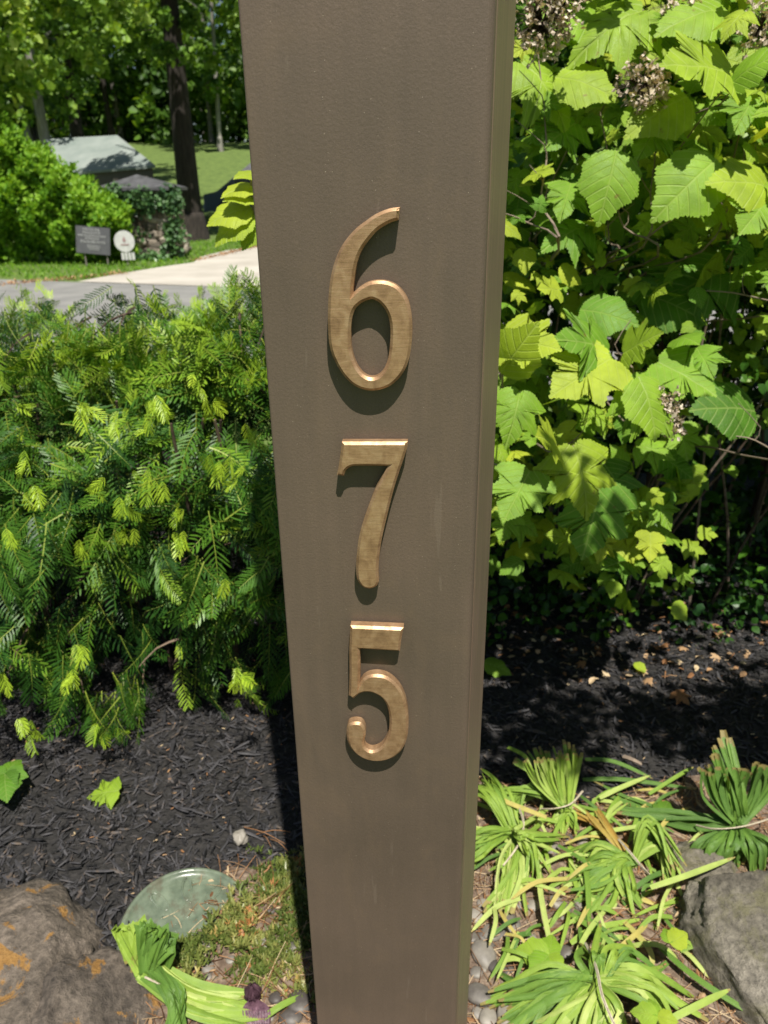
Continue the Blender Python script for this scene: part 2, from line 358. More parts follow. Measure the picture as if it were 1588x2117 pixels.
pv = [np.array([p[0], p[1], z]) for z in (0, HP - .002) for p in q4]; b.add(pv, [(0, 1, 2, 3), (7, 6, 5, 4), (0, 4, 5, 1), (1, 5, 6, 2), (2, 6, 7, 3), (3, 7, 4, 0)]); b.build('side_panel', M_side, post)
TH = .0148; CH = .0028
six = [[(683, 97, 1), (640, 100), (590, 112), (520, 142), (450, 190), (385, 240), (320, 312), (270, 390), (235, 480), (210, 580), (198, 680), (193, 780), (192, 880), (195, 960), (200, 1020), (215, 1090), (240, 1150), (270, 1205), (312, 1262), (360, 1307), (410, 1334), (470, 1349), (530, 1347), (590, 1330), (640, 1300), (690, 1248), (725, 1190), (748, 1120), (760, 1040), (766, 960), (765, 880), (757, 810), (740, 740), (710, 685), (670, 640), (620, 612), (570, 600), (520, 600), (470, 610), (430, 630), (395, 655), (360, 688, 1), (362, 640), (370, 580), (382, 500), (402, 430), (432, 370), (480, 305), (530, 252), (590, 212), (640, 190), (672, 181, 1)],
       [(485, 723), (430, 743), (388, 775), (363, 820), (350, 880), (345, 950), (347, 1040), (358, 1110), (380, 1170), (415, 1225), (455, 1256), (495, 1264), (535, 1252), (572, 1215), (598, 1155), (613, 1080), (621, 980), (618, 900), (605, 840), (580, 788), (545, 748), (515, 730)]]
six = [[(620 + x * .30227, 400 + y * .30227, *r) for (x, y, *r) in c] for c in six]
seven = [[(230, 172, 1), (588, 172, 1), (586, 200), (570, 252), (545, 325), (512, 430), (472, 590), (447, 700), (432, 800), (427, 880), (430, 938, 1), (418, 960), (385, 974), (350, 968), (325, 945), (311, 910), (308, 850), (313, 780), (323, 700), (344, 620), (375, 530), (410, 440), (442, 380), (484, 303, 1), (325, 301), (280, 305), (252, 325), (238, 357, 1), (203, 352, 1), (215, 290), (225, 215)]]
five = [[(277, 1178, 1), (566, 1190, 1), (553, 1255), (546, 1316, 1), (325, 1303, 1), (328, 1390), (325, 1500, 1), (345, 1470), (380, 1450), (430, 1446), (480, 1460), (525, 1495), (560, 1545), (582, 1610), (592, 1690), (590, 1760), (576, 1820), (545, 1872), (500, 1904), (440, 1920), (380, 1916), (330, 1896), (290, 1862), (265, 1822), (256, 1780), (257, 1740), (268, 1715), (300, 1706), (335, 1712), (353, 1738), (358, 1775), (350, 1815), (358, 1845), (390, 1862), (430, 1852), (460, 1825), (480, 1785), (490, 1740), (490, 1670), (475, 1610), (445, 1570), (400, 1545), (360, 1540), (325, 1550), (292, 1576, 1), (267, 1560, 1), (272, 1450), (271, 1300)]]
sev = lambda cs: [[(620 + x * .37795, 850 + y * .37795, *r) for (x, y, *r) in c] for c in cs]
def resample(c):
    out = []; m = len(c)
    for i in range(m):
        p1, p2 = c[i], c[(i + 1) % m]; p0 = c[i - 1]; p3 = c[(i + 2) % m]
        a = [np.array(p[:2], float) for p in (p0, p1, p2, p3)]
        if len(p1) > 2: a[0] = a[1]
        if len(p2) > 2: a[3] = a[2]
        for k in range(5):
            t = k / 5; out.append(.5 * ((2 * a[1]) + (-a[0] + a[2]) * t + (2 * a[0] - 5 * a[1] + 4 * a[2] - a[3]) * t * t + (-a[0] + 3 * a[1] - 3 * a[2] + a[3]) * t ** 3))
    return out
def numeral(contours, label):
    cu = bpy.data.curves.new('numeral', 'CURVE'); cu.dimensions = '2D'; cu.fill_mode = 'BOTH'
    cu.extrude = TH / 2 - CH; cu.bevel_depth = CH; cu.bevel_resolution = 0; cu.offset = -CH * .9
    for c in contours:
        uv = [faceuv(x, y, TH) for x, y in resample(c)]
        sp = cu.splines.new('POLY'); sp.points.add(len(uv) - 1); sp.use_cyclic_u = True
        for p, (u, v) in zip(sp.points, uv): p.co = (u, v, 0, 1)
    tmp = bpy.data.objects.new('tmp', cu); COL.objects.link(tmp)
    dg = bpy.context.evaluated_depsgraph_get(); me = bpy.data.meshes.new_from_object(tmp.evaluated_get(dg))
    bpy.data.objects.remove(tmp); me.name = 'numeral'
    me.materials.clear(); me.materials.append(M_bronze)
    for p in me.polygons: p.use_smooth = False
    o = bpy.data.objects.new('numeral', me); COL.objects.link(o); o.parent = post
    P0 = FL + nn * (TH / 2 + .0002) - np.array([0, .8, 0])
    # local x -> tangent, y -> up, z -> out of the face
    o.matrix_basis = Matrix([[tn[0], 0, nn[0], P0[0]], [tn[1], 0, nn[1], P0[1]], [0, 1, 0, P0[2]], [0, 0, 0, 1]])
    o['label'] = label
numeral(six, 'bronze numeral 6 at the top'); numeral(sev(seven), 'bronze numeral 7 in the middle'); numeral(sev(five), 'bronze numeral 5 at the bottom')

# ------------------------------------------------------------------ templates
def tpl(v, q=None, t=None, lc=None):
    v = np.array(v, float); return (v, None if q is None else np.array(q), None if t is None else np.array(t), np.zeros_like(v) if lc is None else np.array(lc, float))
def leaf_tpl(half, serr=.014, n=3, cup=.25, droop=.25, seed=0, rip=.008):
    """lobed leaf along +y, length 1: toothed outline, two inner rings so the blade can cup and droop"""
    r = random.Random(seed); R = list(half); L = [(-x, y) for x, y in half[::-1][1:-1]]
    full = R + L; out = []
    for i in range(len(full)):
        a = np.array(full[i]); c = np.array(full[(i + 1) % len(full)])
        for k in range(n * 2):
            t = k / (n * 2); p = a + (c - a) * t; d = c - a; nr = np.array([d[1], -d[0]]); nr = nr / max(np.linalg.norm(nr), 1e-6)
            out.append(p + nr * (serr if k % 2 else -serr * .5) * (.6 + .8 * r.random()) * (0 if k == 0 else 1))
    out = np.array(out); cen = np.array([0, .42]); rings = [cen + (out - cen) * s for s in (.33, .68, 1)]
    P = np.vstack([[cen]] + rings); m = len(out)
    x, y = P[:, 0], P[:, 1]
    z = -cup * x * x * 1.6 + .12 * np.abs(x) - droop * np.maximum(y - .1, 0) ** 2 + rip * np.sin(14 * (y - np.abs(x) * .75) + seed) + rip * 2 * np.sin(6 * x + seed * 2) * np.abs(x)
    V = np.stack([x, y, z], 1)
    t = [(0, 1 + k, 1 + (k + 1) % m) for k in range(m)]
    q = [(1 + a * m + k, 1 + (a + 1) * m + k, 1 + (a + 1) * m + (k + 1) % m, 1 + a * m + (k + 1) % m) for a in (0, 1) for k in range(m)]
    return (V, np.array(q), np.array(t), np.stack([x, y, z * 0], 1))
OAK = [(0, 0), (.10, -.06), (.27, -.04), (.42, .05), (.60, .12), (.50, .25), (.36, .33), (.42, .48), (.60, .66), (.43, .68), (.22, .66), (.20, .80), (.10, .92), (0, 1.04)]
OAK2 = [(0, 0), (.12, -.07), (.30, -.06), (.50, .06), (.56, .20), (.42, .30), (.38, .40), (.52, .60), (.40, .66), (.24, .64), (.24, .78), (.12, .9), (0, 1.02)]
OAK3 = [(0, 0), (.14, .02), (.3, .1), (.42, .25), (.4, .4), (.44, .52), (.34, .66), (.24, .72), (.14, .88), (0, 1.0)]
T_oak = [leaf_tpl(OAK, seed=1, droop=.3), leaf_tpl(OAK2, seed=2, droop=.15, cup=.1), leaf_tpl(OAK3, seed=3, droop=.4, cup=.4), leaf_tpl(OAK, seed=4, droop=.5, cup=.5, rip=.015)]
# simple pointed leaf of a few faces
def simple_leaf(w=.3, cup=.15, droop=.2):
    v = []; ys = (0, .25, .55, .82, 1); ws = (.02, .8, 1, .6, .02)
    for y, ww in zip(ys, ws):
        for s in (-1, 0, 1): v.append((s * w * ww, y, abs(s) * cup * ww - droop * y * y))
    q = [(i * 3 + k, i * 3 + k + 1, i * 3 + k + 4, i * 3 + k + 3) for i in range(4) for k in range(2)]
    return tpl(v, q, None, [(a[0], a[1], 0) for a in v])
T_leaf = simple_leaf(); T_leafw = simple_leaf(.42, .1, .25)
T_dia = tpl([(0, 0, 0), (.38, .42, .1), (0, 1, -.08), (-.38, .42, .1)], [(0, 1, 2, 3)])
T_tri3 = tpl([(0, 0, 0), (.5, .35, .12), (.3, .8, 0), (0, 1, -.1), (-.3, .8, 0), (-.5, .35, .12)], [(0, 1, 2, 3), (0, 3, 4, 5)])

# yew spray: arching shoot with two ranks of curved flat needles
def spray(L=.17, npair=14, nl=.038, wdt=.0046, ang=62, arch=.25, up=.25, seed=0, stemr=.0011):
    r = random.Random(seed); V = []; Q = []
    def sp(t): return np.array([math.sin(t * 3 + seed) * .006, L * t * (1 - .1 * t), -arch * L * t * t])
    for i in range(npair):
        t = .06 + .94 * i / npair
        pr = math.sin(PI * min(1, .12 + t * .82)) ** .55
        for s in (-1, 1):
            a = math.radians(ang - 25 * t + r.uniform(-7, 7)); l = nl * pr * r.uniform(.85, 1.1); b0 = sp(t + r.uniform(-.01, .01))
            d = np.array([s * math.sin(a), math.cos(a), up + r.uniform(-.15, .2)]); d /= np.linalg.norm(d)
            side = np.cross(d, [0, 0, 1]); side /= np.linalg.norm(side); k0 = len(V)
            for j, (u, ww) in enumerate(((0, .4), (.45, 1), (.85, .8), (1, .1))):
                c = b0 + d * l * u + np.array([-s * .0, .18 * l * u * u, -.28 * l * u * u])
                tw = np.array([0, 0, .4]) * s
                sd = side + tw; sd /= np.linalg.norm(sd)
                V += [c - sd * wdt * ww * .5, c + sd * wdt * ww * .5]
            for j in range(3): Q.append((k0 + 2 * j, k0 + 2 * j + 1, k0 + 2 * j + 3, k0 + 2 * j + 2))
    needles = tpl(V, Q); V = []; Q = []; k0 = 0; ns = 6
    for j in range(ns + 1):
        c = sp(j / ns)
        for a in range(3): V.append(c + stemr * (1.3 - j / ns) * np.array([math.cos(a * 2.09), 0, math.sin(a * 2.09)]))
    for j in range(ns):
        for a in range(3): Q.append((k0 + 3 * j + a, k0 + 3 * j + (a + 1) % 3, k0 + 3 * j + 3 + (a + 1) % 3, k0 + 3 * j + 3 + a))
    return needles, tpl(V, Q)
T_spray = [spray(seed=i, arch=.15 + .2 * (i % 3), L=.15 + .02 * (i % 4), up=.1 + .12 * (i % 3), stemr=.0015) for i in range(6)]
T_tipn = [spray(L=.055, npair=9, nl=.029, wdt=.0025, ang=50, arch=.5, up=.15, seed=20 + i, stemr=.001)[0] for i in range(4)]

# ------------------------------------------------------------------ yew hedge
def hedge_pts(n, shell):
    """points and outward normals on the rounded hedge body; shell 0 is the outer skin"""
    x = RNG.uniform(-2.3, .0, n); th = RNG.uniform(0, 1, n) ** .9
    # profile in (y,z): front foot -> belly -> shoulder -> back of the top
    prof_ = smoothcurve([(1.80, .03), (1.66, .25), (1.66, .58), (1.72, .80), (1.88, .90), (2.0, .94), (1.99, 1.01), (2.08, 1.075), (2.5, 1.095), (3.1, 1.08), (3.5, .95)], 12)
    s = th * (len(prof_) - 1); i = np.minimum(s.astype(int), len(prof_) - 2); f = s - i
    P = prof_[i] * (1 - f)[:, None] + prof_[i + 1] * f[:, None]; T = prof_[i + 1] - prof_[i]; T /= np.linalg.norm(T, axis=1, keepdims=True)
    N2 = np.stack([-T[:, 1], T[:, 0]], 1)
    lump = .09 * np.sin(x * 6.1 + P[:, 1] * 5) + .06 * np.sin(x * 13 - P[:, 1] * 11 + 1) + .075 * np.sin(P[:, 1] * 17 + P[:, 0] * 8 + x * 4) - .05
    endr = np.clip((x + .42) / .42, 0, 1) ** 2                     # the hedge rounds off towards its right end
    dist = lump - shell - endr * .28
    pos = np.stack([x, P[:, 0] + N2[:, 0] * dist, P[:, 1] + N2[:, 1] * dist - endr * .17 * P[:, 1]], 1)
    nor = np.stack([endr * .9, N2[:, 0], N2[:, 1]], 1)
    return pos, nor / np.linalg.norm(nor, axis=1, keepdims=True), th
hedge = empty('yew_hedge', (-1.0, 2.4, 0), 'dense dark green yew hedge with lime new tips, left of the post', 'hedge')
b = Buf()
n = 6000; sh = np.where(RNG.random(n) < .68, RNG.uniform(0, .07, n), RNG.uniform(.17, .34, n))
pos, nor, th = hedge_pts(n, sh)
void = (np.sin(pos[:, 0] * 15.1 + 2 * np.sin(pos[:, 2] * 9)) * np.sin(pos[:, 2] * 19.3 + 1.7 * np.sin(pos[:, 0] * 8 + 1)) > .28) & (pos[:, 2] < .97)     # gaps between the boughs
kp = ~(void & (sh < .2) & (RNG.random(n) < .88)); pos, nor, th, sh = pos[kp], nor[kp], th[kp], sh[kp]; n = len(pos)
d = nor * .75 + rdir(n) * .65 + np.array([0, 0, -.5]) * (th < .55)[:, None] + np.array([0, -.25, .08]) * (th > .6)[:, None]
Mx = frames(d, nor + rdir(n) * .45) * RNG.uniform(.75, 1.2, n)[:, None, None]
tint = np.clip(np.where(sh < .1, RNG.normal(.6, .16, n), RNG.normal(.15, .12, n)) + .22 * np.clip((pos[:, 2] - .95) * 8, 0, 1), 0, 1)  # inner sprays tinted darker: shade of the hedge's depth put into the colour
base = pos - d / np.linalg.norm(d, axis=1, keepdims=True) * .12
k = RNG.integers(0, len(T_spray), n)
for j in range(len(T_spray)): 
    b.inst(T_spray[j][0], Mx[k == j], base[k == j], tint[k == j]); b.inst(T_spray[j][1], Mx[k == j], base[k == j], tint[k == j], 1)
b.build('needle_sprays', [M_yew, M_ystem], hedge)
b = Buf()
n = 950; pos, nor, th = hedge_pts(n, RNG.uniform(-.03, .03, n)); keep = ((pos[:, 2] > .98) & (RNG.random(n) < .7)) | (RNG.random(n) < .07); pos, nor, th = pos[keep], nor[keep], th[keep]; n = len(pos)
spots = [(235, 870), (310, 850), (325, 850), (440, 830), (50, 960), (205, 1010), (255, 1040), (80, 1010), (445, 960), (320, 1000), (500, 970), (255, 1100), (370, 1120), (160, 1140), (160, 1340), (40, 1500), (75, 1505), (140, 1395), (505, 1400), (200, 1500), (235, 1520), (5, 1410), (180, 840), (410, 800), (520, 900), (370, 1060), (490, 1400), (25, 1100)]
hp = np.array([YY(x, y, 1.60 if y > 800 else 1.72) for x, y in spots])
hd = np.stack([RNG.normal(0, .3, len(hp)), RNG.normal(-.45, .15, len(hp)), np.full(len(hp), -.85)], 1)
d = nor * .6 + rdir(n) * .5 + np.where((pos[:, 2] > .98)[:, None], np.array([0, -.1, .65]), np.array([0, -.2, -.8]))
pos = np.vstack([pos] + [hp + RNG.normal(0, .010, hp.shape) for _ in range(4)]); d = np.vstack([d] + [hd + RNG.normal(0, .35, hd.shape) for _ in range(4)])
n = len(pos); Mx = frames(d, np.tile([0, -.7, .5], (n, 1)) + rdir(n) * .3) * RNG.uniform(.4, .95, n)[:, None, None]; k = RNG.integers(0, 4, n)
for j in range(4): b.inst(T_tipn[j], Mx[k == j], (pos - d * .01)[k == j], RNG.uniform(.2, 1, n)[k == j])
b.build('new_growth', M_tip, hedge)
b = Buf()
for i in range(70):
    x = random.uniform(-2.2, -.15); y = random.uniform(2.0, 3.2)
    p = [(x, y, .0)]; dx = random.uniform(-.25, .25); dy = random.uniform(-.4, .15)
    for s in (.35, .7, 1): p.append((x + dx * s + random.uniform(-.05, .05), y + dy * s, .95 * s + random.uniform(-.05, .03)))
    tube(b, p, .012, .004, 5, random.random(), 0, 2)
for i in range(260):
    P, N, _ = hedge_pts(1, np.array([.12])); P = P[0]; N = N[0]
    a = P - N * .25 + np.random.default_rng(i).normal(0, .06, 3); a[2] = max(.03, a[2] - .05)
    tube(b, [a, (a + P) / 2 + np.array([0, 0, .02]), P], .0045, .0016, 4, random.random(), 0, 2)
b.build('branches', M_bark, hedge)

# ------------------------------------------------------------------ oakleaf hydrangea
hyd = empty('oakleaf_hydrangea', (.9, 2.6, 0), 'large oakleaf hydrangea with lime lobed leaves and dried flower heads', 'shrub')
b = Buf()
# leaves read off the photo: base pixel, tip pixel, distance, tint, extra tilt towards the viewer
hero = [
 (1262, 742, 1160, 800, 1.55, .95), (1320, 780, 1370, 880, 1.50, .78), (1362, 750, 1468, 800, 1.58, .66), (1290, 730, 1350, 690, 1.60, .85), (1258, 725, 1185, 690, 1.62, .5),
 (1300, 790, 1390, 860, 1.53, .75), (1185, 922, 1228, 1040, 1.48, .88), (1095, 975, 1050, 1058, 1.45, .62), (1240, 1000, 1215, 1135, 1.62, .42), (1075, 810, 1060, 890, 1.50, .66),
 (1035, 770, 1085, 700, 1.5, .9), (1150, 920, 1125, 900, 1.46, .95), (1250, 960, 1300, 1030, 1.75, .2), (1300, 860, 1340, 830, 1.8, .3), (1040, 700, 1140, 712, 1.5, .95),
 (1275, 312, 1250, 425, 1.55, .68), (1480, 330, 1385, 412, 1.45, .74), (1510, 150, 1400, 120, 1.35, .85), (1510, 175, 1590, 100, 1.32, .72), (1420, 200, 1330, 240, 1.5, .9),
 (1180, 380, 1165, 430, 1.7, .6), (1190, 255, 1140, 285, 1.7, .5), (1560, 200, 1530, 250, 1.5, .6), (1370, 250, 1330, 300, 1.6, .75), (1600, 395, 1520, 350, 1.5, .9),
 (1588, 410, 1545, 465, 1.45, .72), (1330, 20, 1215, 60, 1.5, .8), (1500, 20, 1400, 20, 1.4, .78), (1240, 40, 1150, 10, 1.6, .75), (1150, 160, 1260, 170, 1.55, .85),
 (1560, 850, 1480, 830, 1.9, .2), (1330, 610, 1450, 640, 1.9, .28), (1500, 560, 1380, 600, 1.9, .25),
 (1400, 700, 1430, 690, 1.62, .6), (1440, 720, 1470, 760, 1.6, .55), (1080, 130, 1180, 210, 1.6, .8), (1210, 470, 1150, 480, 1.8, .5), (1560, 20, 1600, 70, 1.5, .6), (1200, 640, 1300, 650, 1.8, .45),
]
def addleaf(b, base, tip, tint, up, tp=None, sc=1.0, mat=0):
    d = tip - base; l = np.linalg.norm(d) * sc
    b.inst(T_oak[random.randrange(4)] if tp is None else tp, frames(d[None], np.asarray(up, float)[None]) * l, base[None], np.array([tint]), mat)
hb = []
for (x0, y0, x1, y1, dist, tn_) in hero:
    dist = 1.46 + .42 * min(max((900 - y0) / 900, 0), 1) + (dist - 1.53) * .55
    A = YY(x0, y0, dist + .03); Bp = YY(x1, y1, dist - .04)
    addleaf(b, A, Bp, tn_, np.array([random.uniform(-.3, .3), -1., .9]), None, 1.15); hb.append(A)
# fill: leaves all through the bush body
def inbush(n):
    x = RNG.uniform(.18, 3.0, n); z = RNG.uniform(.42, 2.55, n)
    front = 1.66 + .10 * np.sin(x * 5 + z * 4) + .09 * np.sin(z * 9 - x * 3) + .42 * np.clip((z - 1.05), 0, 2) + .45 * np.clip((1.25 - z) * 3, 0, 1)
    y = front + RNG.uniform(0, 1, n) ** 1.6 * 1.2
    return np.stack([x, y, z], 1), y - front
P, dep = inbush(4800)
hole = (P[:, 2] < .95) & (P[:, 0] > .55) & (RNG.random(len(P)) < .5)      # the open, stemmy hollow low on the right
mid = (P[:, 2] > .95) & (P[:, 2] < 1.28) & (RNG.random(len(P)) < .6)
hol2 = (P[:, 0] > .68) & (P[:, 2] < 1.26) & (RNG.random(len(P)) < .6)
kp = ~(hole | mid | hol2); P, dep = P[kp], dep[kp]
P2, _d = inbush(1500); P2 = P2[P2[:, 2] > 1.2]; P2[:, 1] = 1.60 + .10 * np.sin(P2[:, 0] * 5 + P2[:, 2] * 4) + .42 * (P2[:, 2] - 1.05) + RNG.normal(0, .05, len(P2)); nf = len(P2)
P3 = np.stack([RNG.uniform(.22, .85, 170), RNG.uniform(1.75, 2.15, 170), RNG.uniform(.45, 1.1, 170)], 1)
P = np.vstack([P, P3, P2]); n = len(P)
d = np.stack([RNG.normal(0, .8, n), RNG.normal(-.6, .4, n), RNG.normal(-.25, .45, n)], 1)
sz = RNG.uniform(.028, .105, n); sz[-nf:] = RNG.uniform(.03, .07, nf); tint = np.clip(RNG.normal(.76, .2, n), 0, 1)
Mx = frames(d, np.stack([RNG.normal(0, .5, n), RNG.normal(-.6, .35, n), np.full(n, .9)], 1)) * sz[:, None, None]; k = RNG.integers(0, 4, n)
for j in range(4): b.inst(T_oak[j], Mx[k == j], P[k == j], tint[k == j])
b.build('leaves', M_hyd, hyd, True)
b = Buf()
stems = [[(1155, 520), (1120, 420), (1130, 330), (1125, 230), (1110, 90)], [(1360, 530), (1290, 470), (1270, 380), (1240, 230)], [(1330, 510), (1345, 400), (1350, 350)], [(1155, 515), (1090, 460), (1040, 440)],
         [(1340, 490), (1420, 440), (1450, 420)], [(1450, 520), (1500, 440), (1530, 380), (1540, 300)], [(1270, 530), (1260, 500), (1255, 430)], [(1588, 650), (1540, 610), (1440, 600)], [(1588, 950), (1560, 910), (1500, 900)],
         [(1220, 120), (1330, 60), (1370, 40)], [(1200, 110), (1280, 70)], [(1300, 790), (1290, 740), (1270, 730)], [(1150, 940), (1180, 915), (1250, 925)]]
for s_ in stems:
    y0 = 1.5 + .38 * min(max((900 - s_[0][1]) / 900, 0), 1); a0_ = YY(*s_[0], y0 + .10); tube(b, [np.array([a0_[0] + .1, a0_[1] + 1.1, .05]), a0_ + np.array([.06, .75, -.25]), a0_] + [YY(x, y, y0 + .10 + .03 * i) for i, (x, y) in enumerate(s_) if i], .0036, .0013, 6, random.uniform(.4, 1))
    for q_ in s_[1:-1]: c0 = YY(*q_, y0 + .13); tube(b, [c0, c0 + np.array([random.uniform(-.03, .03), .0, .03]), c0 + np.array([random.uniform(-.08, .08), .03, .08])], .0016, .0007, 4, .6, 0, 2)
for i in range(16):
    x = random.uniform(.6, 1.9); y = random.uniform(2.35, 2.9); dx = random.uniform(-.35, .45)
    tube(b, [(x, y, 0), (x + dx * .25, y - .03, .4), (x + dx * .7, y - .12, .85), (x + dx, y - .2, random.uniform(1.1, 1.7))], .006, .003, 5, random.random(), 0, 3)
for a in hb[:30]: tube(b, [a, a + np.array([.01, .06, -.03]), a + np.array([random.uniform(-.05, .08), .22, random.uniform(-.2, -.02)])], .0016, .0022, 4, .8, 0, 2)
b.build('stems', M_twig, hyd)
def floret_head(px, py, dist, r, n=110):
    b = Buf(); c = YY(px, py, dist); dd = rdir(n); dd[:, 1] = -np.abs(dd[:, 1]) * .8
    L = r * RNG.uniform(.5, 1.05, n)
    for i in range(n):
        tip = c + dd[i] * L[i] * np.array([1.1, .8, 1]); tube(b, [c + np.array([0, .02, -.01]), c + dd[i] * L[i] * .5 + np.array([0, 0, .005]), tip], .0009, .0005, 3, 0., 0, 1)
    tp_ = c + dd * L[:, None]
    k = RNG.random(n) < .62
    for _ in range(3): b.inst(T_dia, frames(rdir(int(k.sum())), rdir(int(k.sum()))) * (.011 * RNG.uniform(.7, 1.3, int(k.sum())))[:, None, None], tp_[k] + RNG.normal(0, .002, (int(k.sum()), 3)), RNG.uniform(.3, 1, int(k.sum())), 1)
    b.build('dried_flower_head', [M_bark, M_petal], hyd)
for a in ((1120, 50, 1.76, .07, 200), (1330, 180, 1.78, .058, 180), (1380, 830, 1.52, .03, 60), (1388, 880, 1.52, .028, 60), (1570, 60, 1.8, .05, 110), (1395, 20, 1.85, .05, 90), (1150, 10, 1.74, .06, 120)): floret_head(*a)

# leafy shoot that peeps out on the left side of the post
sh_ = empty('young_sapling', (-.2, 1.62, 0), 'young sapling with yellow green leaves peeping out behind the post', 'sapling')
b = Buf()
for (x0, y0, x1, y1, t_) in ((520, 430, 432, 440, .98), (522, 440, 440, 482, .9), (528, 385, 462, 385, 1.), (540, 360, 490, 350, .95), (545, 450, 500, 500, .85), (530, 410, 470, 395, .93)):
    addleaf(b, YY(x0, y0, 1.62), YY(x1, y1, 1.58), t_, np.array([random.uniform(-.3, .4), -.6, 1]), T_oak[random.choice((2, 3, 2))], 1.05)
b.build('leaves', M_hyd, sh_, True)
b = Buf(); top = YY(525, 430, 1.62); tube(b, [(-.15, 1.62, 0), (-.17, 1.64, .6), (-.2, 1.63, 1.1), top, top + np.array([.02, 0, .12])], .007, .003, 6, .8); b.build('stem', M_twig, sh_)

# small-leaved shrub behind and under the hydrangea
def leafcloud(b, centers, rad, per, size, tp, tint, squash=1., outward=None):
    for c, r_, tt in zip(centers, rad, tint):
        p = RNG.normal(0, 1, (per, 3)); p /= np.maximum(np.linalg.norm(p, axis=1, keepdims=True), .01); p *= (RNG.random((per, 1)) ** .4) * r_; p[:, 2] *= squash
        M = frames(rdir(per) + np.array([0, 0, -.3]), rdir(per) + np.array([0, -.5, 1.])) * (size * RNG.uniform(.6, 1.3, per))[:, None, None]
        b.inst(tp, M, c + p, np.clip(tt + RNG.normal(0, .13, per), 0, 1))
us = empty('small_leaved_shrub', (1., 3.2, 0), 'dark small-leaved shrub filling the space behind the hydrangea', 'shrub')
b = Buf(); n = 760
cs = np.stack([RNG.uniform(.0, 4.4, n), RNG.uniform(2.7, 4.0, n), RNG.uniform(.05, 3.1, n)], 1); leafcloud(b, cs, np.full(n, .26), 44, .068, T_leaf, np.clip(RNG.normal(.35, .15, n) - .25 * (cs[:, 2] < 1.35), 0, 1))  # low leaves get a darker tint, painting in the shade under the hydrangea
n = 120; cs = np.stack([RNG.uniform(.1, 2.0, n), RNG.uniform(2.15, 2.75, n), RNG.uniform(.9, 1.7, n)], 1); leafcloud(b, cs, np.full(n, .12), 26, .045, T_leafw, np.clip(RNG.normal(.6, .2, n), 0, 1))
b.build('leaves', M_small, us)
b = Buf()
for i in range(40):
    x = random.uniform(.1, 3.6); y = random.uniform(2.7, 3.5); tube(b, [(x, y, 0), (x + random.uniform(-.2, .2), y, 1.1), (x + random.uniform(-.3, .3), y - .2, 2.4)], .009, .003, 5, random.random(), 0, 3)
b.build('stems', M_bark, us)
b = Buf(); n = 150
cs = np.stack([RNG.uniform(.15, 2.2, n), RNG.uniform(2.22, 2.8, n), RNG.uniform(.03, .42, n) ** 1.2], 1); cs[:, 2] = .04 + cs[:, 2] * (.5 + (cs[:, 1] - 2.2)); leafcloud(b, cs, np.full(n, .10), 16, .032, T_leafw, np.clip(RNG.normal(.3, .22, n), 0, 1))
ug = b.build('undergrowth', M_small); tag(ug, 'low leafy undergrowth at the foot of the hydrangea', 'undergrowth', kind='stuff')

# ------------------------------------------------------------------ mulch chips and litter
def chip_tpl(seed):
    r = random.Random(seed); V = []; n = 4; bend = r.uniform(-.15, .15)
    for i in range(n + 1):
        t = i / n; w_ = .5 * (.25 + .75 * math.sin(PI * (.12 + .76 * t))) * r.uniform(.7, 1.1); x = bend * math.sin(PI * t)
        V += [(x - w_, t - .5, 0), (x, t - .5, r.uniform(.35, .8) * w_ * 1.3), (x + w_, t - .5, r.uniform(-.1, .1))]
    V = [(v[0] * .16, v[1], v[2] * .16) for v in V]
    return tpl(V, [(i * 3 + k, i * 3 + k + 1, i * 3 + k + 4, i * 3 + k + 3) for i in range(n) for k in range(2)])
T_chip = [chip_tpl(i) for i in range(6)]
def scatter_flat(b, tps, P, size, tint, tilt=.35, wide=None, mat=0):
    n = len(P); a = RNG.uniform(0, 2 * PI, n); d = np.stack([np.cos(a), np.sin(a), RNG.normal(0, tilt, n)], 1)
    M = frames(d, np.stack([RNG.normal(0, tilt, n), RNG.normal(0, tilt, n), np.ones(n)], 1)) * size[:, None, None]
    if wide is not None: M[:, :, 0] *= wide[:, None]; M[:, :, 2] *= wide[:, None]
    k = RNG.integers(0, len(tps), n)
    for j in range(len(tps)): b.inst(tps[j], M[k == j], P[k == j], tint[k == j], mat)
def gpts(n, x0, x1, y0, y1, z0=.0, z1=.012):
    x = RNG.uniform(x0, x1, n); y = RNG.uniform(y0, y1, n); return np.stack([x, y, bedz(x, y) + RNG.uniform(z0, z1, n)], 1)
def hidden_by_gravel(P): # bare, stony patches low in the picture carry no mulch
    right = (P[:, 0] > .08) & (P[:, 1] < 1.52 + .05 * np.sin(P[:, 0] * 9)); left = (P[:, 0] > -.52) & (P[:, 1] < 1.22 + .06 * np.sin(P[:, 0] * 14)); return right | left
b = Buf()
P = gpts(56000, -1.5, 2.0, .85, 2.9); P = P[~hidden_by_gravel(P)]; n = len(P)
scatter_flat(b, T_chip, P, RNG.uniform(.007, .036, n), RNG.random(n), .3, RNG.uniform(.6, 1.7, n))
P = gpts(1300, -1.5, 2.0, .85, 2.9, .004, .018); P = P[~hidden_by_gravel(P)]; n = len(P); scatter_flat(b, T_chip, P, RNG.uniform(.035, .075, n), RNG.random(n), .25, RNG.uniform(.4, 1.1, n))
mo = b.build('mulch', M_chip, None, True); tag(mo, 'shredded black wood mulch covering the planting bed', 'mulch', kind='stuff')
b = Buf()
P = gpts(900, -1.3, 1.9, .9, 2.7, .006, .014); n = len(P); scatter_flat(b, T_chip, P, RNG.uniform(.006, .013, n), RNG.uniform(.3, 1, n), .3, RNG.uniform(1.5, 3, n))
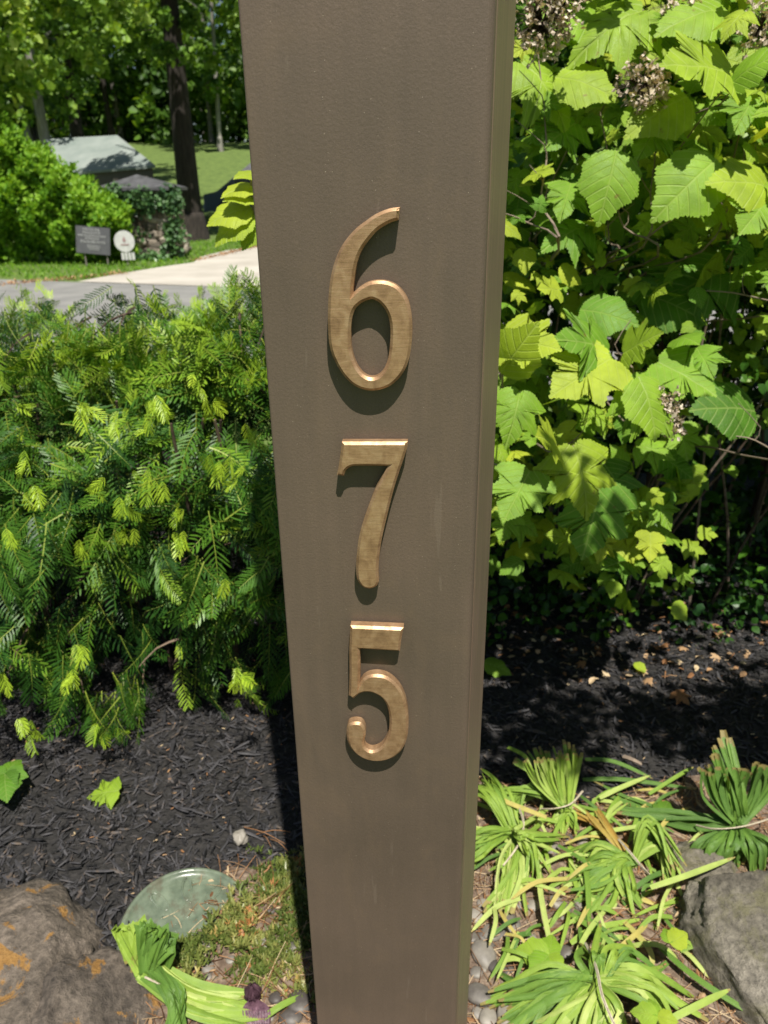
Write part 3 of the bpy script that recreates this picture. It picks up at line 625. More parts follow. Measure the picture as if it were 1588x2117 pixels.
P = gpts(300, .35, 1.9, 1.95, 2.5, .008, .02); n = len(P); scatter_flat(b, [T_leaf, T_oak[0], T_chip[0]], P, RNG.uniform(.012, .034, n), RNG.uniform(.2, 1, n), .4)
lt = b.build('leaf_litter', M_tan); tag(lt, 'tan bud scales and dry leaf scraps strewn over the mulch', 'leaf litter', kind='stuff')
# bare stony soil with straw, right and left of the foot of the post
M_grav = solid('dry soil', [(.3, (.07, .045, .03)), (.5, (.17, .12, .085)), (.7, (.30, .23, .17))], 70, .9, .9, .008, tintmix=False)
for (x0, x1, y0, y1) in ((.06, 1.5, .55, 1.5), (-.6, .06, .55, 1.2)):
    pass
gs = sheet('bare_soil', np.linspace(-.62, 1.6, 112), np.linspace(.2, 1.56, 70), lambda x, y: bedz(x, y) + .006 * np.where(hidden_by_gravel(np.stack([x.ravel(), y.ravel()], 1)).reshape(x.shape), 1, -1.2), M_grav); tag(gs, kind='structure')
b = Buf(); P = gpts(3200, -.5, 1.2, .8, 1.55, .006, .02); P = P[hidden_by_gravel(P)]; n = len(P)
for i in range(n):
    a = random.uniform(0, 2 * PI); l = random.uniform(.015, .05); v = np.array([math.cos(a), math.sin(a), 0]); s_ = np.array([-v[1], v[0], 0]) * random.uniform(-.006, .006)
    tube(b, [P[i] - v * l, P[i] + s_ + [0, 0, .002], P[i] + v * l + [0, 0, random.uniform(-.004, .008)]], .0009, .0006, 3, random.random(), 0, 2)
P = gpts(900, -.5, 1.2, .8, 1.55, .006, .016); P = P[hidden_by_gravel(P)]; n = len(P); scatter_flat(b, T_chip, P, RNG.uniform(.008, .03, n), RNG.random(n), .3, RNG.uniform(1, 2.5, n))
st = b.build('dry_straw_litter', M_tan); tag(st, 'dry brown pine straw and bark crumbs between the pebbles', 'straw litter', kind='stuff')

# ------------------------------------------------------------------ stones
def rockmesh(b, c, r, seed, n=40, rough=.12, cuts=(), tint=.5, freq=1.6, flat=None):
    th = np.linspace(0, 2 * PI, 2 * n, endpoint=False); ph = np.linspace(.0, PI, n + 1); V = []
    off = Vector((seed * 7.1, seed * 3.3, seed * 1.7))
    for p in ph:
        for t in th:
            d = Vector((math.sin(p) * math.cos(t), math.sin(p) * math.sin(t), math.cos(p)))
            k = 1 + rough * noise.fractal(d * freq + off, 1, 2, 2) + rough * .25 * noise.fractal(d * freq * 5 + off, .9, 2.2, 4)
            v = d * k
            for (nx, ny, nz, h) in cuts:
                N = Vector((nx, ny, nz)).normalized(); e = v.dot(N) - h - .04 * noise.noise(v * 4 + off)
                if e > 0: v = v - N * e * .93
            V.append((c[0] + v.x * r[0], c[1] + v.y * r[1], c[2] + v.z * r[2]))
    m = 2 * n; q = [(i * m + k, i * m + (k + 1) % m, (i + 1) * m + (k + 1) % m, (i + 1) * m + k) for i in range(n) for k in range(m)]
    b.add(V, [(a[3], a[2], a[1], a[0]) for a in q], None, tint)
def rockmat(name, c0, c1, c2, lichen=None, moss=None):
    m, n, bs, out = newmat(name); oc = objco(n); a = ntex(n, 6, 8, .65, oc, .6); f = ntex(n, 60, 6, .7, oc)
    col = ramp(n, [(.3, c0), (.5, c1), (.72, c2)], a.outputs[0]).outputs[0]
    col = mixc(n, .75, col, ramp(n, [(.36, (.4,) * 3), (.64, (1.5,) * 3)], f.outputs[0]).outputs[0], 'MULTIPLY')
    if moss:
        k = ramp(n, [(.5, (0, 0, 0)), (.6, (1, 1, 1))], ntex(n, 9, 7, .7, oc, 1.).outputs[0]).outputs[0]; col = mixc(n, math_(n, 'MULTIPLY', k, .7), col, moss)
    if lichen:
        k = ramp(n, [(.565, (0, 0, 0)), (.60, (1, 1, 1))], ntex(n, 12, 9, .68, oc, .5).outputs[0]).outputs[0]
        col = mixc(n, math_(n, 'MULTIPLY', k, .85), col, mixc(n, f.outputs[0], (.24, .11, .02), (.50, .27, .06)))
    n.links.new(col, bs.inputs['Base Color']); bs.inputs['Roughness'].default_value = .85
    h = math_(n, 'ADD', math_(n, 'MULTIPLY', a.outputs[0], 1.5), f.outputs[0]); bump(n, h, bs, 1., .016); return m
M_rockl = rockmat('lichened boulder', (.075, .062, .048), (.16, .13, .10), (.27, .22, .175), lichen=True)
M_rockd = rockmat('dark boulder', (.06, .05, .04), (.13, .105, .082), (.23, .19, .15), lichen=True)
M_rockr = rockmat('grey boulder', (.10, .088, .066), (.20, .18, .14), (.33, .295, .24), moss=(.17, .16, .08))
b = Buf(); c = G(35, 2010, .0); rockmesh(b, (-.81, .86, -.02), (.32, .35, .19), 3, 70, .2, ((.1, -.2, 1, .72), (.9, -.1, .5, .72)))
tag(b.build('boulder', M_rockl, None, True), 'large brown boulder with orange lichen patches beside the tied leaves', 'boulder')
b = Buf(); rockmesh(b, (-.575, .89, -.02), (.145, .18, .155), 9, 60, .2, ((.5, -.1, 1, .7),))
tag(b.build('boulder', M_rockd, None, True), 'darker boulder split off the lichened one by a narrow crack', 'boulder')
b = Buf(); rockmesh(b, (.785, .99, .03), (.205, .26, .16), 5, 70, .22, ((-.25, -.35, 1, .62), (-.9, -.35, .1, .66), (0, 1, .3, .75)))
tag(b.build('boulder', M_rockr, None, True), 'big grey weathered boulder right of the tied leaf bundles', 'boulder')
b = Buf(); cc = G(1450, 1800, .05); rockmesh(b, (cc[0], cc[1] + .02, .03), (.085, .06, .06), 15, 30, .2)
tag(b.build('boulder', M_rockr, None, True), 'small grey rock tucked behind the big grey boulder', 'rock')
M_peb = solid('river pebble', [(.2, (.07, .06, .055)), (.5, (.16, .145, .125)), (.85, (.28, .255, .215))], 30, .55, .15, .002, tintmix=True)
pebs = [(1055, 1907, 19), (1016, 1926, 17), (1035, 1925, 12), (1001, 1974, 23), (992, 2060, 22), (1100, 1990, 14), (1024, 1998, 14), (1060, 2110, 26), (1150, 1870, 16), (985, 1890, 16), (1010, 2105, 16), (985, 2010, 10), (1140, 1760, 14), (1165, 1885, 12),
        (620, 2080, 20), (600, 2110, 18), (480, 1850, 9), (545, 1960, 10), (570, 2070, 13), (430, 2005, 12), (395, 2000, 14), (500, 1745, 11), (560, 1890, 10), (590, 1850, 8), (1110, 2080, 13), (1045, 1880, 10), (1290, 1930, 9), (975, 1935, 12), (1075, 1865, 9)]
for _ in range(34):
    q_ = (random.uniform(985, 1200), random.uniform(1860, 2117), random.uniform(6, 13)) if random.random() < .6 else ((random.uniform(1150, 1340), random.uniform(1700, 1990), random.uniform(7, 14)) if random.random() < .6 else (random.uniform(370, 640), random.uniform(1960, 2117), random.uniform(6, 13)))
    pebs.append(q_)
words = ['pale grey', 'grey', 'tan', 'dark grey', 'brownish', 'light tan']
def pebnear(x, y):
    marks = [((1050, 1910), 'in the cluster below the flopped leaf bunch'), ((1000, 1975), 'beside the post in pine straw'), ((990, 2070), 'at the foot of the post near the bottom bunch'), ((1150, 1870), 'between the flopped and the middle bunch'), ((1120, 2030), 'at the left tips of the bottom bunch'),
             ((1260, 1930), 'between the middle and bottom bunches'), ((1240, 1720), 'under the cut sheaf'), ((610, 2080), 'between the purple bud and the post'), ((430, 1990), 'below the glass plate'), ((540, 1960), 'in the moss left of the post'), ((490, 1850), 'beside the rim of the glass plate')]
    return min(marks, key=lambda m: (m[0][0] - x) ** 2 + (m[0][1] - y) ** 2)[1]
for i, (x, y, r_) in enumerate(pebs):
    p = G(x, y, .025); rr = r_ / FPX * np.linalg.norm(p - C_) * 1.05; b = Buf(); zz = float(bedz(p[0], p[1])) + .004
    rockmesh(b, (0, 0, 0), (rr * random.uniform(.9, 1.15), rr * random.uniform(.8, 1.1), rr * .5), 30 + i, 12, .12, tint=random.random(), freq=.9)
    o = b.build('pebble', M_peb, None, True); o.location = (p[0], p[1], zz + rr * .25); o.rotation_euler = (random.uniform(-.15, .15), random.uniform(-.15, .15), random.uniform(0, 3))
    tag(o, '%s %s pebble %s' % ('tiny' if r_ < 9 else 'small' if r_ < 13 else 'medium' if r_ < 18 else 'large', random.choice(['rounded', 'flat', 'oval', 'smooth']), pebnear(x, y)), 'pebble', 'river pebbles scattered round the foot of the post')

# ------------------------------------------------------------------ frosted glass disc
def glassmat():
    m, n, bs, out = newmat('frosted green glass'); bs.inputs['Base Color'].default_value = (.46, .56, .42, 1); bs.inputs['Roughness'].default_value = .22
    bs.inputs['Transmission Weight'].default_value = .35; bs.inputs['IOR'].default_value = 1.45
    nz = ntex(n, 30, 5, .6, objco(n)); cg = ramp(n, [(.35, (.14, .18, .125)), (.7, (.28, .34, .24))], nz.outputs[0]).outputs[0]; dk = ramp(n, [(.52, (0, 0, 0)), (.62, (1, 1, 1))], ntex(n, 22, 8, .75, objco(n)).outputs[0]).outputs[0]
    n.links.new(mixc(n, math_(n, 'MULTIPLY', dk, .6), cg, (.16, .13, .09)), bs.inputs['Base Color'])
    bump(n, nz.outputs[0], bs, .25, .003); return m
b = Buf(); RD = .145; seg = 72; rings = [(0, .016), (.55, .015), (.8, .013), (.88, .012), (.90, .018), (.93, .021), (.96, .019), (1, .010), (1.0, .0), (.0, .0)]
V = [(RD * r_ * math.cos(a), RD * r_ * math.sin(a), z) for r_, z in rings for a in np.arange(seg) / seg * 2 * PI]
b.add(V, [(i * seg + k, i * seg + (k + 1) % seg, (i + 1) * seg + (k + 1) % seg, (i + 1) * seg + k) for i in range(len(rings) - 1) for k in range(seg)])
for k in range(9):                                            # pressed petal pattern
    a = k / 9 * 2 * PI; c = np.array([math.cos(a), math.sin(a), 0]); s_ = np.array([-c[1], c[0], 0])
    loop = [c * RD * (.62 + .2 * math.cos(t)) + s_ * RD * .07 * math.sin(t) + np.array([0, 0, .0145]) for t in np.linspace(0, 2 * PI, 15)]
    tube(b, loop, .0025, .0025, 4, .5, 0, 1)
for k in range(6):
    a = k / 6 * 2 * PI + .3; c = np.array([math.cos(a), math.sin(a), 0]); s_ = np.array([-c[1], c[0], 0])
    tube(b, [c * RD * (.28 + .14 * math.cos(t)) + s_ * RD * .06 * math.sin(t) + np.array([0, 0, .0155]) for t in np.linspace(0, 2 * PI, 13)], .0015, .0015, 4, .5, 0, 1)
gd = b.build('glass_plate', glassmat(), None, True); c = G(386, 1920, .035); gd.location = (c[0], c[1], .028); gd.rotation_euler = (math.radians(7), math.radians(3), .4)
tag(gd, 'round pale green pressed glass plate half buried in the mulch', 'glass plate')

# ------------------------------------------------------------------ stonecrop mat
T_sed = []
for s_ in range(4):
    r = random.Random(s_); bb = []; Q = []
    for i in range(11):
        a = r.uniform(0, 2 * PI); e = r.uniform(.2, 1.3); d_ = np.array([math.cos(a) * math.cos(e), math.sin(a) * math.cos(e), math.sin(e)]); l = r.uniform(.5, 1)
        sd = np.cross(d_, [0, 0, 1.]); sd /= np.linalg.norm(sd); o_ = np.array([r.uniform(-.3, .3), r.uniform(-.3, .3), 0]); k0 = len(bb)
        bb += [o_ - sd * .07, o_ + sd * .07, o_ + d_ * l * .6 + sd * .09, o_ + d_ * l * .6 - sd * .09, o_ + d_ * l]
        Q += [(k0, k0 + 1, k0 + 2, k0 + 3), (k0 + 3, k0 + 2, k0 + 4, k0 + 4)]
    T_sed.append(tpl(bb, None, [t for q_ in Q for t in ((q_[0], q_[1], q_[2]), (q_[0], q_[2], q_[3])) if len(set(t)) == 3]))
def inpoly(x, y, poly):
    ins = np.zeros(len(x), bool); j = len(poly) - 1
    for i in range(len(poly)):
        xi, yi = poly[i][:2]; xj, yj = poly[j][:2]
        c_ = ((yi > y) != (yj > y)) & (x < (xj - xi) * (y - yi) / (yj - yi + 1e-12) + xi); ins ^= c_; j = i
    return ins
sp_ = [G(*p) for p in ((500, 1800), (540, 1850), (600, 1790), (690, 1790), (760, 2117), (560, 2030), (440, 2020), (365, 2015), (385, 1985), (450, 1955), (515, 1925), (545, 1870))]
b = Buf(); P = gpts(12000, -.6, .05, .85, 1.4, .0, .012); k = inpoly(P[:, 0] + RNG.normal(0, .022, len(P)), P[:, 1] + RNG.normal(0, .03, len(P)), sp_) & ((np.sin(P[:, 0] * 34 + 1) * np.sin(P[:, 1] * 29) + RNG.normal(0, .45, len(P))) > -.25); P = P[k]; n = len(P)
a = RNG.uniform(0, 2 * PI, n); M = frames(np.stack([np.cos(a), np.sin(a), RNG.normal(0, .15, n)], 1)) * RNG.uniform(.011, .024, n)[:, None, None]; k = RNG.integers(0, 4, n); P[:, 2] += .018 * (np.hypot(P[:, 0] - c[0], P[:, 1] - c[1]) < .15)
tn2 = np.clip(.55 + .25 * np.sin(P[:, 0] * 25) * np.sin(P[:, 1] * 21) + RNG.normal(0, .16, n), 0, 1)
for j in range(4): b.inst(T_sed[j], M[k == j], P[k == j], tn2[k == j])
sd_ = b.build('stonecrop_mat', M_sedum); tag(sd_, 'yellow green stonecrop creeping over the soil left of the post', 'ground cover', kind='stuff')

# ------------------------------------------------------------------ tied daffodil leaves
def J(p, s): return np.asarray(p, float) + np.array([random.gauss(0, s), random.gauss(0, s), random.gauss(0, s * .6)])
def bundle(name_label, tie, fans, twine, group='tied bunches of daffodil leaves', wd=.0095):
    """tie: point; fans: lists (mid point, end point, spread, count, tint lo, tint hi, square end)"""
    base = (tie[0], tie[1], 0); e = empty('daffodil_bunch', base, name_label, 'leaf bunch', group); b = Buf()
    for (mid, end, sp, cnt, t0, t1, sq) in fans:
        cnt = int(cnt * 2.0)
        for i in range(cnt):
            s = (i + .5) / cnt * 2 - 1; s += random.uniform(-.1, .1)
            mid_ = np.array(mid[0]) * (1 - s) / 2 + np.array(mid[1]) * (1 + s) / 2; end_ = np.array(end[0]) * (1 - s) / 2 + np.array(end[1]) * (1 + s) / 2
            dr = end_ - np.array(tie); side = np.cross(dr, [0, 0, 1.]); side /= max(np.linalg.norm(side), 1e-6)
            t_ = np.array(tie) + side * s * .02 + np.array([0, 0, random.uniform(-.008, .012)])
            pts = [t_, J(mid_, sp * .8) , J(end_, sp * 1.7)]
            for p in pts: p[2] = max(p[2], .032)
            ribbon(b, pts, wd * random.uniform(.6, 1.3), random.uniform(.2, .7), 12, random.uniform(t0, t1), up=(random.gauss(0, .35), random.gauss(-.5, .3), 1), square=sq, wob=random.uniform(-.15, .15), twist=random.uniform(-.5, .5), taper=(.85, 1, .35 if not sq else .8))
    b.build('leaves', M_strap, e, True)
    b = Buf(); tube(b, twine, .0022, .0022, 5, .7, 0, 5); tube(b, [np.array(p) + [.001, -.002, .003] for p in twine], .0016, .0016, 5, .5, 0, 5)
    b.build('twine', M_twine, e)
g_ = lambda x, y, z=.04: G(x, y, z)
# upright sheaf with cut ends
bundle('upright sheaf of pale cut daffodil leaves just right of the post', g_(1165, 1668, .07),
       [((g_(1105, 1615, .13), g_(1195, 1610, .13)), (g_(1085, 1572, .19), g_(1205, 1560, .19)), .004, 15, .6, .9, True),
        ((g_(1110, 1610, .11), g_(1190, 1600, .11)), (g_(1070, 1560, .14), g_(1190, 1535, .18)), .006, 8, .45, .7, True),
        ((g_(1150, 1680, .06), g_(1190, 1685, .05)), (g_(1140, 1715, .04), g_(1190, 1725, .04)), .006, 8, .5, .85, False),
        ((g_(1100, 1625, .10), g_(1085, 1640, .09)), (g_(1080, 1690, .05), g_(1000, 1650, .05)), .01, 6, .35, .6, False)],
       [g_(1118, 1672, .065), g_(1145, 1672, .085), g_(1180, 1662, .09), g_(1204, 1636, .085)])
bundle('flopped pale green daffodil bunch half hidden by the post', g_(1060, 1715, .07),
       [((g_(1000, 1650, .12), g_(1040, 1620, .12)), (g_(950, 1640, .08), g_(1010, 1590, .06)), .01, 9, .5, .8, False),
        ((g_(1000, 1720, .10), g_(1000, 1760, .08)), (g_(940, 1740, .05), g_(960, 1800, .04)), .01, 9, .45, .8, False),
        ((g_(1100, 1760, .09), g_(1080, 1720, .12)), (g_(1110, 1850, .035), g_(1140, 1700, .06)), .012, 14, .5, .85, False),
        ((g_(1050, 1790, .07), g_(1080, 1780, .07)), (g_(1010, 1890, .035), g_(1065, 1885, .035)), .010, 10, .6, .95, True)],
       [g_(1070, 1665, .10), g_(1082, 1700, .11), g_(1072, 1745, .095), g_(1040, 1790, .07)])
bundle('sprawling green daffodil bunch between the sheaf and grey boulder', g_(1310, 1775, .075),
       [((g_(1240, 1745, .09), g_(1300, 1830, .08)), (g_(1180, 1765, .045), g_(1330, 1895, .035)), .010, 22, .45, .8, False),
        ((g_(1230, 1790, .07), g_(1260, 1850, .06)), (g_(1150, 1830, .035), g_(1230, 1890, .035)), .012, 12, .35, .75, False),
        ((g_(1330, 1705, .13), g_(1350, 1700, .15)), (g_(1385, 1800, .06), g_(1395, 1790, .09)), .008, 12, .55, .85, False),
        ((g_(1360, 1740, .10), g_(1365, 1750, .11)), (g_(1370, 1830, .04), g_(1390, 1820, .06)), .008, 8, .5, .9, False),
        ((g_(1260, 1720, .08), g_(1230, 1700, .06)), (g_(1210, 1655, .045), g_(1180, 1690, .04)), .008, 5, .97, 1., False)],
       [g_(1278, 1735, .085), g_(1300, 1760, .1), g_(1325, 1790, .09), g_(1345, 1812, .06)])
bundle('dark green upright daffodil sheaf behind the grey boulder', g_(1520, 1700, .09),
       [((g_(1460, 1650, .15), g_(1590, 1640, .15)), (g_(1440, 1590, .22), g_(1620, 1590, .22)), .006, 17, .15, .42, True),
        ((g_(1500, 1640, .15), g_(1530, 1640, .16)), (g_(1470, 1565, .23), g_(1500, 1520, .25)), .005, 6, .2, .45, True),
        ((g_(1450, 1740, .10), g_(1590, 1745, .10)), (g_(1410, 1790, .04), g_(1610, 1800, .04)), .008, 20, .12, .38, False),
        ((g_(1440, 1700, .07), g_(1400, 1690, .06)), (g_(1300, 1690, .04), g_(1250, 1640, .04)), .012, 8, .1, .3, False)],
       [g_(1440, 1706, .08), g_(1480, 1714, .115), g_(1540, 1708, .12), g_(1600, 1690, .1)], wd=.014)
bundle('large bottom bunch of pale daffodil leaves in front of grey boulder', g_(1240, 2025, .09),
       [((g_(1140, 2010, .10), g_(1170, 2060, .10)), (g_(1015, 2060, .04), g_(1060, 2140, .05)), .012, 18, .3, .7, False),
        ((g_(1170, 2080, .10), g_(1270, 2090, .10)), (g_(1100, 2170, .06), g_(1280, 2170, .07)), .012, 20, .6, .93, True),
        ((g_(1310, 2010, .11), g_(1330, 2050, .11)), (g_(1400, 2040, .05), g_(1380, 2160, .05)), .012, 18, .45, .9, False),
        ((g_(1220, 1985, .11), g_(1290, 1980, .12)), (g_(1190, 1960, .06), g_(1345, 2000, .06)), .012, 14, .3, .75, False),
        ((g_(1120, 2050, .06), g_(1130, 2080, .06)), (g_(1060, 2040, .035), g_(1080, 2110, .035)), .01, 12, .0, .3, False)],
       [g_(1210, 1950, .08), g_(1232, 2000, .12), g_(1245, 2060, .13), g_(1275, 2130, .11)], wd=.012)
bundle('knotted blue green daffodil leaves between lichened boulder and moss', g_(300, 2000, .09),
       [((g_(235, 1925, .16), g_(300, 1905, .17)), (g_(262, 1985, .10), g_(275, 1990, .11)), .004, 6, .55, .85, False),
        ((g_(290, 1910, .17), g_(345, 1925, .16)), (g_(290, 2010, .08), g_(330, 1990, .08)), .005, 10, .2, .5, False),
        ((g_(350, 1940, .13), g_(355, 1960, .13)), (g_(300, 2030, .06), g_(325, 2020, .06)), .005, 8, .15, .4, False),
        ((g_(400, 2045, .06), g_(400, 2090, .06)), (g_(520, 2060, .035), g_(530, 2120, .035)), .006, 13, .55, .9, False),
        ((g_(350, 2050, .10), g_(370, 2060, .09)), (g_(385, 2130, .05), g_(330, 2130, .05)), .006, 8, .15, .45, False)],
       [g_(300, 2020, .10), g_(330, 2035, .10), g_(345, 2045, .08)], wd=.019)
# loose leaves lying about, each a thing
loose = [((1110, 1740), (1118, 1850), (1150, 2010), .05, .9, 'pale cut daffodil stalk standing between two bunches'), ((1205, 1770), (1215, 1830), (1218, 1920), .06, .5, 'thin green leaf blade hanging straight down over the middle bunch'),
         ((1345, 1835), (1420, 1810), (1520, 1772), .11, .85, 'long yellow green leaf blade lying across the grey boulder'), ((1240, 1650), (1280, 1630), (1345, 1603), .06, .87, 'olive leaf blade pointing up right behind the middle bunch'),
         ((1205, 1612), (1290, 1612), (1440, 1632), .04, .2, 'long dark green leaf blade lying on the black mulch'), ((1210, 1570), (1270, 1575), (1350, 1610), .05, .25, 'arched dark leaf blade on mulch beside the upright sheaf'),
         ((1130, 1690), (1040, 1655), (1030, 1640), .10, .97, 'white-green leaf blade on top of the flopped bunch'), ((1365, 1960), (1450, 2030), (1588, 2117), .06, .35, 'long green leaf blade running down along the grey boulder'),
         ((1380, 2110), (1440, 2080), (1510, 2045), .12, .8, 'pale thick stalk leaning on the bottom bunch'), ((1180, 1890), (1240, 1930), (1290, 1975), .05, .45, 'broad green leaf blade below the middle bunch'),
         ((1020, 1665), (1060, 1640), (1120, 1650), .05, .4, 'dark leaf blade beside the post and above the flopped bunch'), ((1050, 1545), (1080, 1560), (1100, 1580), .08, .6, 'short green leaf tip sticking up from the mulch'),
         ((1290, 1905), (1340, 1960), (1350, 2000), .05, .96, 'yellowing leaf blade with brown tip near the grey boulder'), ((1180, 1950), (1230, 1920), (1330, 1900), .045, .75, 'light green leaf blade lying crosswise below the middle bunch'),
         ((545, 2105), (580, 2080), (625, 2058), .045, .6, 'bright green leaf blade pointing at the post from the left'), ((1380, 1990), (1300, 2030), (1210, 1890), .05, .3, 'bent green blade looping beside the grey boulder')]
for (p0, p1, p2, z, t_, lab) in loose:
    b = Buf(); P0, P1, P2 = G(*p0, z), G(*p1, z + .01), G(*p2, z); ribbon(b, [P0, P1, P2], .012, .3, 12, t_, up=(0, -.4, 1), taper=(.8, 1, .15))
    o = b.build('leaf_blade', M_strap, None, True, loc=P0); tag(o, lab, 'leaf', 'loose daffodil leaves')
def near(x, y):
    marks = [((1165, 1650), 'by the upright pale sheaf'), ((1060, 1740), 'by the flopped bunch next to the post'), ((1270, 1800), 'in the sprawling middle bunch'), ((1400, 1690), 'between the middle bunch and the dark sheaf'), ((1150, 1920), 'over the pebbles below the middle bunch'),
             ((1230, 2020), 'on the large bottom bunch'), ((1380, 1900), 'against the grey boulder'), ((1020, 2000), 'on the pebbles beside the post'), ((560, 2070), 'near the purple bud'), ((420, 2030), 'below the moss by the knotted leaves'), ((1230, 1720), 'under the cut sheaf on bare soil')]
    return min(marks, key=lambda m: (m[0][0] - x) ** 2 + (m[0][1] - y) ** 2)[1]
def blade_label(t, l, x, y):
    c = 'dark green' if t < .2 else 'deep green' if t < .4 else 'mid green' if t < .55 else 'fresh green' if t < .65 else 'light green' if t < .75 else 'yellow green' if t < .87 else 'pale whitish green' if t < .95 else 'tan withered'
    return '%s %s leaf blade %s' % ('short' if l < 70 else 'medium' if l < 100 else 'long', c, near(x, y))
for i in range(140):                                          # more of the same strewn through the bunches
    x = random.uniform(1010, 1420); y = random.uniform(1640, 1990); a = random.uniform(-.8, 3.4); l = random.uniform(40, 130); z = random.uniform(.035, .06)
    P0 = G(x, y, z); P2 = G(x + l * math.cos(a), y + l * math.sin(a), z); tt_ = random.choice([.15, .3, .5, .6, .7, .8, .85, .9, .97]); b = Buf(); ribbon(b, [P0, J((P0 + P2) / 2, .006) + [0, 0, .012], P2], random.uniform(.006, .011), .3, 10, tt_, up=(0, -.4, 1), taper=(.8, 1, .2))
    tag(b.build('leaf_blade', M_strap, None, True, loc=P0), blade_label(tt_, l, x, y), 'leaf', 'leaf blades strewn among the bunches')

# purple bud beside the left bunch
M_purp = solid('purple bud scales', [(.3, (.05, .022, .035)), (.7, (.20, .11, .14))], 40, .4, .6, .003, sc=(3, 3, 1), tintmix=False)
bd = empty('purple_bud', (0, 0, 0), 'shrivelled purple flower bud lying at the end of the knotted leaves', 'flower bud'); p = G(525, 2045, .06); bd.location = p
b = Buf(); p2 = G(522, 2052, .06)
rockmesh(b, p2, (.009, .009, .014), 77, 14, .12)
for k in range(14):
    a = k * 2.4; o1 = np.array([math.cos(a), math.sin(a), 0]) * (.013 - k * .0003); ribbon(b, [p2 + o1 * .3 + [0, 0, -.018], p2 + o1 * 1.15 + [0, 0, .0], p2 + o1 * .2 + np.array([0, 0, .018 + k * .0006])], .013, .5, 8, .5, up=tuple(o1 / .01), taper=(.5, 1, .1)); b.build('bud', M_purp, bd, True)
b = Buf()
for i in range(9):
    q0 = G(525, 2068, .05); q1 = G(515 + i * 5, 2117, .04); ribbon(b, [q0, (q0 + q1) / 2 + np.array([(i - 4) * .003, 0, .008]), q1], .010, .4, 8, .5, up=(0, -.6, 1), taper=(.7, 1, .5))
b.build('withered_petals', M_purp, bd, True)

# fallen leaf and small upright leaves
def placed_leaf(name, base, tip, z, tint, label, cat='leaf', tp=None, mat=None, up=(0, -.2, 1), w_=1.):
    b = Buf(); A = G(*base, z); B = G(*tip, z); addleaf(b, A, B, tint, np.array(up, float), tp if tp is not None else T_oak[1], w_)
    return tag(b.build(name, mat or M_hyd, None, True, loc=A), label, cat)
placed_leaf('fallen_leaf', (245, 1635), (178, 1640), .045, .8, 'pale green fallen leaf lying alone on the black mulch', tp=T_oak[0], w_=1.)
placed_leaf('fallen_leaf', (1000, 1370), (1058, 1382), .06, .7, 'pale green leaf on the mulch next to the post edge', tp=T_oak[2])
placed_leaf('fallen_leaf', (1395, 1430), (1425, 1450), .04, .3, 'brown curled leaf on the shaded mulch', tp=T_oak[0], mat=M_tan)
placed_leaf('fallen_leaf', (1310, 1370), (1335, 1385), .04, .9, 'small pale fallen leaf near the undergrowth', tp=T_leafw)
def seedling(px, py, z, leaves, label):
    base = G(px, py, 0); e = empty('seedling', base, label, 'seedling'); b = Buf(); top = G(px, py, z)
    for (x, y, t_) in leaves: addleaf(b, top, G(x, y, z + .01), t_, np.array([random.uniform(-.3, .3), -.5, 1.]), T_oak[2], 1.)
    b.build('leaves', M_hyd, e, True); b = Buf(); tube(b, [base + [0, 0, .01], (base + top) / 2, top], .0015, .001, 4, .5, 0, 2); b.build('stem', M_twig, e)
seedling(1135, 1975, .07, ((1145, 1925, .75), (1070, 1960, .8), (1100, 2010, .65), (1165, 2000, .8)), 'broad-leaved green seedling among pebbles right of the post')
seedling(1385, 1950, .16, ((1425, 1925, .95), (1375, 1915, .7)), 'two-leaved bright seedling leaning on the grey boulder')
seedling(1360, 2100, .16, ((1400, 2110, .9), (1310, 2090, .8), (1345, 2060, .7)), 'bright seedling poking out of the bottom bunch')
seedling(1370, 1680, .06, ((1385, 1650, .45), (1400, 1680, .4), (1350, 1660, .45)), 'dull green seedling beside the dark sheaf')
seedling(10, 1600, .10, ((40, 1560, .45), (10, 1640, .35), (50, 1600, .4), (-20, 1590, .4), (25, 1620, .2)), 'glossy broad leaves at the left foot of the hedge')
b = Buf(); tube(b, [G(1290, 1565, .04), G(1310, 1572, .05), G(1325, 1580, .04)], .007, .005, 6, .8, 0, 3); tag(b.build('stick', M_twig), 'short brown stick on the dark mulch', 'stick')
b = Buf()
for a_, c_ in (((505, 1710), (590, 1745)), ((530, 1725), (600, 1720)), ((560, 1735), (595, 1760)), ((545, 1728), (560, 1750))): tube(b, [G(*a_, .04), (G(*a_, .05) + G(*c_, .05)) / 2 + [0, 0, .01], G(*c_, .04)], .0014, .001, 4, .3, 0, 3)
tag(b.build('dry_twig', M_tan), 'thin reddish dead twig on mulch left of the post', 'twig')
b = Buf(); c = G(497, 1735, .04); rockmesh(b, (0, 0, 0), (.018, .02, .014), 91, 14, .3, tint=1.); o = b.build('pale_stone', M_peb, None, True, loc=None); o.location = (c[0], c[1], .045); tag(o, 'pale whitish stone beside the dead twig', 'stone')

